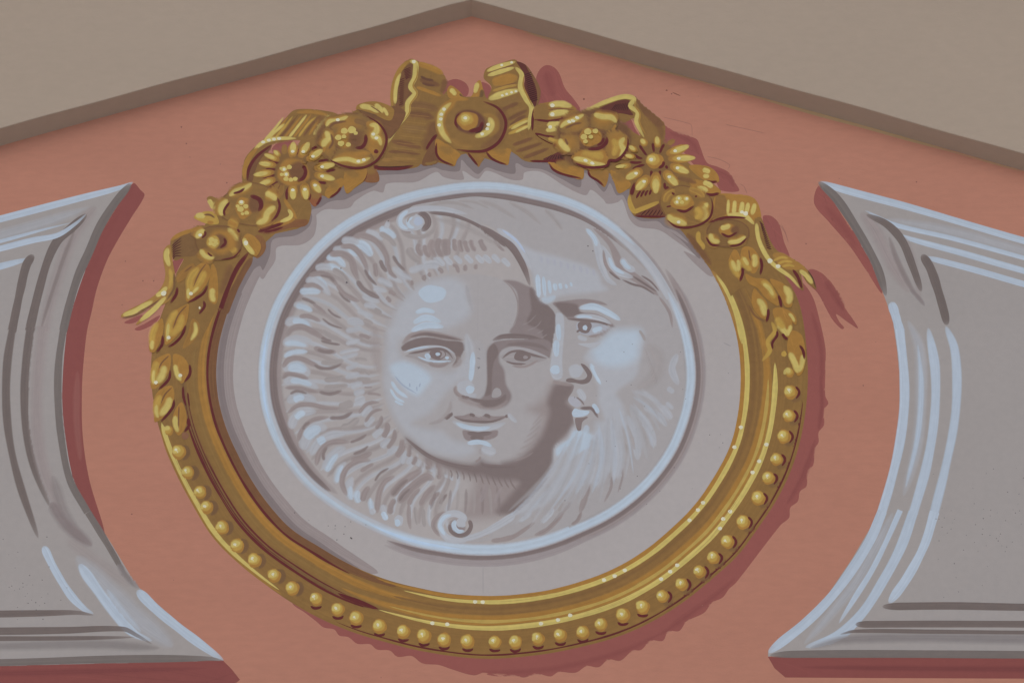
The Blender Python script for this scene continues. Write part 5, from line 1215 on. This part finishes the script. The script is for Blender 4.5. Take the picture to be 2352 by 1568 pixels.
def daisy(k, label, petals, reds, centre, leaves=()):
    t = Thing('daisy_flower', label, 'flower', GRP, mats=M_GOLD); T(k)
    t.part('back', label='dark ochre shade under the petals'); centre(0)
    for s in reds: S(GR, 17, s, f=3)
    for (x0, y0, x1, y1, w, lit) in petals:
        t.part('petal')
        mx, my = (x0 + x1) / 2, (y0 + y1) / 2
        S(G1 if lit else (134, 98, 48), w * 1.15, [x0, y0, mx, my, x1, y1], f=5, tp=(.5, .6))
        if lit:
            S(G2, w * .85, [x0 * .85 + x1 * .15, y0 * .85 + y1 * .15, mx, my, x1 * .97 + x0 * .03, y1 * .97 + y0 * .03], f=7, tp=(.5, .6))
            S(G3, w * .62, [x0 * .7 + x1 * .3, y0 * .7 + y1 * .3, mx, my, x1, y1], f=6, tp=(.5, .6))
            if lit > 1: O(GW, x0 * .6 + x1 * .4, y0 * .6 + y1 * .4, 17, 13, f=7)
    t.part('flower_centre'); centre(1)
    return t
def cen(st):
    if st == 0:
        O(GD, 1120, 800, 250, 210, f=60)
    else:
        O(G1, 1125, 800, 145, 125, f=20); O(GB, 1165, 790, 80, 90, f=24); seeds([(1040,770,28),(1090,752,24),(1062,818,28),(1020,820,18),(1060,860,24),(1105,868,22),(1015,765,16),(1145,860,22)]); O(GW, 1042, 772, 14, f=5); O(GW, 1062, 818, 14, f=5); S(GR, 24, '1212 730 1240 790 1220 850 1165 885', f=4)
daisy('A', 'gold painted daisy with narrow petals inside the left ribbon fold', [(1045,640,1045,535,50,0),(1010,660,945,595,50,1),(1115,670,1130,515,80,2),(1180,670,1275,520,78,2),(1245,695,1400,590,76,2),(1310,765,1515,725,74,2),(1310,815,1515,865,72,2),(1290,870,1380,990,80,2),(1225,890,1245,1055,84,2),(1120,900,1125,1055,78,2),(1030,905,1000,1030,50,0),(1005,690,855,632,52,1),(975,735,805,715,62,1),(960,795,755,825,62,1),(970,860,810,910,64,1),(1000,900,900,985,46,0)],
      ['1165 645 1185 580', '1290 590 1350 560', '1350 700 1455 682', '1420 795 1520 772', '1350 890 1435 900', '1270 1060 1285 990', '1070 1060 1065 990 1085 930', '985 1000 1010 940 1035 910', '890 955 940 920 990 880', '840 850 900 840 965 822', '870 768 920 775 970 770', '885 690 940 705 1000 715'], cen)
def cen(st):
    if st == 0:
        O(GD, 880, 720, 240, 200, f=60)
    else:
        O(G1, 872, 695, 82, 70, f=8); O(G2, 855, 682, 62, 52, f=14); O(G3, 842, 676, 38, 32, f=12); O(GW, 838, 682, 18, 16, f=6); S(GR, 20, '955 690 945 735 900 765', f=4)
daisy('C', 'gold painted daisy with a ball centre right of the right poppy', [(970,635,1190,555,74,2),(985,675,1250,668,72,2),(1005,730,1190,805,80,2),(950,785,1085,925,86,2),(880,790,880,1000,94,1),(825,830,695,965,92,2),(765,775,600,860,84,2),(660,735,505,750,50,1),(715,610,630,555,50,1),(700,665,595,640,50,1),(800,560,740,490,60,1),(900,580,890,465,60,1),(985,545,1060,500,44,0)],
      ['725 545 770 610 800 650', '675 630 720 665 765 675', '635 705 700 712 760 705', '660 775 720 745 785 728', '850 525 858 580 865 620', '960 535 935 580 915 630', '840 780 838 840', '920 780 915 830', '960 890 965 960', '1000 930 960 960', '970 735 990 770'], cen)
rl = Thing('leaf_cluster', 'two pointed gold leaves right of the right daisy', 'leaves', mats=M_GOLD)
T('C'); rl.part('leaf'); P(G1, '1185 740 1350 742 1440 805 1460 885 1360 885 1260 830', f=4); S(G3, 42, '1305 775 1350 785 1380 805', f=8); S(G3, 36, '1310 830 1345 835 1375 830', f=8); S(GR, 18, '1325 878 1390 890 1450 882', f=4)
rl.part('leaf'); P(G1, '1190 868 1320 878 1420 920 1480 985 1380 1005 1230 955', f=4); S(G3, 46, '1310 892 1360 905 1405 940', f=8); S(G3, 42, '1255 945 1310 950 1365 972', f=8); S(GR, 20, '1320 1000 1400 1006 1470 990', f=4); S(GB, 50, '1070 850 1170 870 1260 900', f=20, a=.8)
le_ = Thing('leaf_cluster', 'two small gold leaves sticking out left of the left roses', 'leaves', mats=M_GOLD)
T('A'); le_.part('leaf'); P((132, 98, 48), '330 1040 365 1018 430 1048 462 1115 420 1170 395 1140 370 1090', f=3); S(G3, 40, '345 1045 370 1085 395 1140', f=8)
le_.part('leaf'); P(G2, '212 1212 260 1172 380 1158 430 1210 440 1270 350 1275 260 1245', f=3); S(G3, 46, '225 1205 270 1195 320 1210', f=9); S(GB, 20, '300 1190 360 1190 410 1220', f=6); S(G1, 36, '330 1260 400 1262', f=10)

def rose(k, label, out, c, petals, centre, reds, sparks=()):
    t = Thing('rose_flower', label, 'flower', GRP, mats=M_GOLD); T(k)
    t.part('flower_body'); P(c, out, f=3); q_ = X(out); q_ = q_.mean(0) + (q_ - q_.mean(0)) * .97; T('Z'); S((104, 68, 42), 3, np.concatenate([q_, q_[:2]]).ravel(), f=1.4, a=.7, tp=(0, 0)); T(k)
    for cc, w, s in petals:
        t.part('petal'); S(G1, w * 2.7, s, f=w * 1.1, a=.85); S(G2, w * 1.5, s, f=w * .55, a=.9); S(cc, w, s, f=w * .3)
    t.part('flower_centre'); centre()
    for s, w in reds: S(GR, w, s, f=3)
    for x, y in sparks: O(GW, x, y, 17, 14, f=5)
def cen():
    O(G1, 672, 1125, 76, 100, f=14); O(GB, 770, 1090, 60, 80, f=24); seeds([(650,1078,28),(690,1112,24),(642,1138,30),(698,1172,22),(615,1110,18),(660,1180,16)]); O(GW, 650, 1072, 16, f=5)
rose('A', 'upper gold painted rose left of the left daisy', '455 1060 530 975 600 908 720 888 870 918 970 1000 1005 1090 975 1205 900 1275 780 1295 640 1275 520 1245 448 1190', G0, [(G3,40,'535 1020 600 972 680 945 750 898'),(G3,52,'470 1205 468 1120 525 1045'),(G3,50,'865 985 945 1025 965 1065'),(G3,52,'965 1108 890 1170 865 1235 780 1272'),(G1,46,'520 1250 570 1270 620 1300')], cen, [('570 995 640 975 685 940',16),('498 1205 492 1150 545 1068',16),('978 1025 1002 1110 975 1195 920 1255',17),('725 1012 815 1050 832 1110 800 1165',28)])
def cen():
    O(G1, 1010, 360, 130, 110, f=40); O(GB, 990, 360, 70, 70, f=24); O(G2, 930, 362, 60, 58, f=14); seeds([(915,340,26),(950,350,22),(905,375,20),(940,385,22),(965,375,14)])
rose('D', 'lower gold painted rose above the left laurel leaves', '765 290 850 232 950 212 1085 222 1172 300 1195 400 1125 492 1000 528 880 520 800 455 758 350', GD, [(G3,44,'778 335 800 282 855 248'),(G3,40,'1065 232 1110 290 1152 350'),(G3,40,'808 425 860 492 945 508'),(G2,34,'1085 455 1120 440 1150 415')], cen, [('848 255 858 290 820 330',14),('1028 318 1042 370 988 422',18),('875 455 900 480 930 495',12),('1000 525 1120 498 1192 418',10),('1150 240 1175 275',14)], [(810,298)])
t_ = Thing('leaf_cluster', 'rounded gold leaf right of the lower left rose', 'leaves', mats=M_GOLD); t_.part('leaf'); P((124, 84, 48), '1320 300 1380 310 1415 390 1395 460 1335 510 1300 470', f=3); P(G1, '1198 345 1240 285 1320 320 1370 400 1330 490 1290 480 1235 425', f=5); S(G3, 44, '1210 320 1235 390 1310 480', f=8); O(GW, 1230, 370, 20, 22, f=6)
def cen():
    O(G1, 1125, 1075, 108, 72, f=14); O(G2, 1115, 1060, 80, 48, f=16); seeds([(1090,1040,28),(1162,1042,24),(1072,1076,24),(1120,1075,20)]); O(GW, 1075, 1072, 12, f=4); O(GW, 1165, 1042, 12, f=4); O(GW, 1092, 1038, 10, f=4)
rose('C', 'upper gold painted rose below the right daisy', '910 1060 1000 955 1120 915 1300 975 1392 1040 1405 1150 1355 1250 1250 1295 1150 1308 1040 1275 970 1205', G0, [(G3,50,'985 1185 1030 1232 1090 1248 1170 1282'),(G3,44,'1362 1075 1312 1150 1342 1200 1285 1240'),(G2,50,'1240 1120 1280 1180 1240 1230'),((150,112,52),30,'960 1080 985 1010 1060 960'),((148,110,52),30,'1180 950 1270 980 1330 1030')], cen, [('1065 1142 1150 1158 1235 1105',18),('975 1232 1080 1302 1250 1292 1370 1222 1402 1120 1390 1035',15),('1025 985 1055 1005',13),('1238 1022 1262 1018',11),('975 1118 1025 1108',11)], [(1090,1256)])
def cen():
    O(G1, 1540, 1328, 80, 58, f=14); S(G3, 44, '1470 1310 1520 1305 1570 1282', f=9); O(GB, 1610, 1330, 40, 40, f=16)
rose('C', 'lower gold painted rose on the right beside the ribbon tail', '1345 1335 1385 1268 1500 1235 1655 1248 1738 1320 1722 1425 1640 1475 1500 1485 1378 1455', GD, [(G3,40,'1380 1355 1400 1420 1475 1440'),(G3,36,'1535 1442 1640 1430 1712 1385')], cen, [('1475 1355 1550 1388 1635 1345',15),('1340 1390 1390 1462 1475 1470',14),('1550 1478 1650 1462 1722 1398',14)])

for t in ALL: t.build()
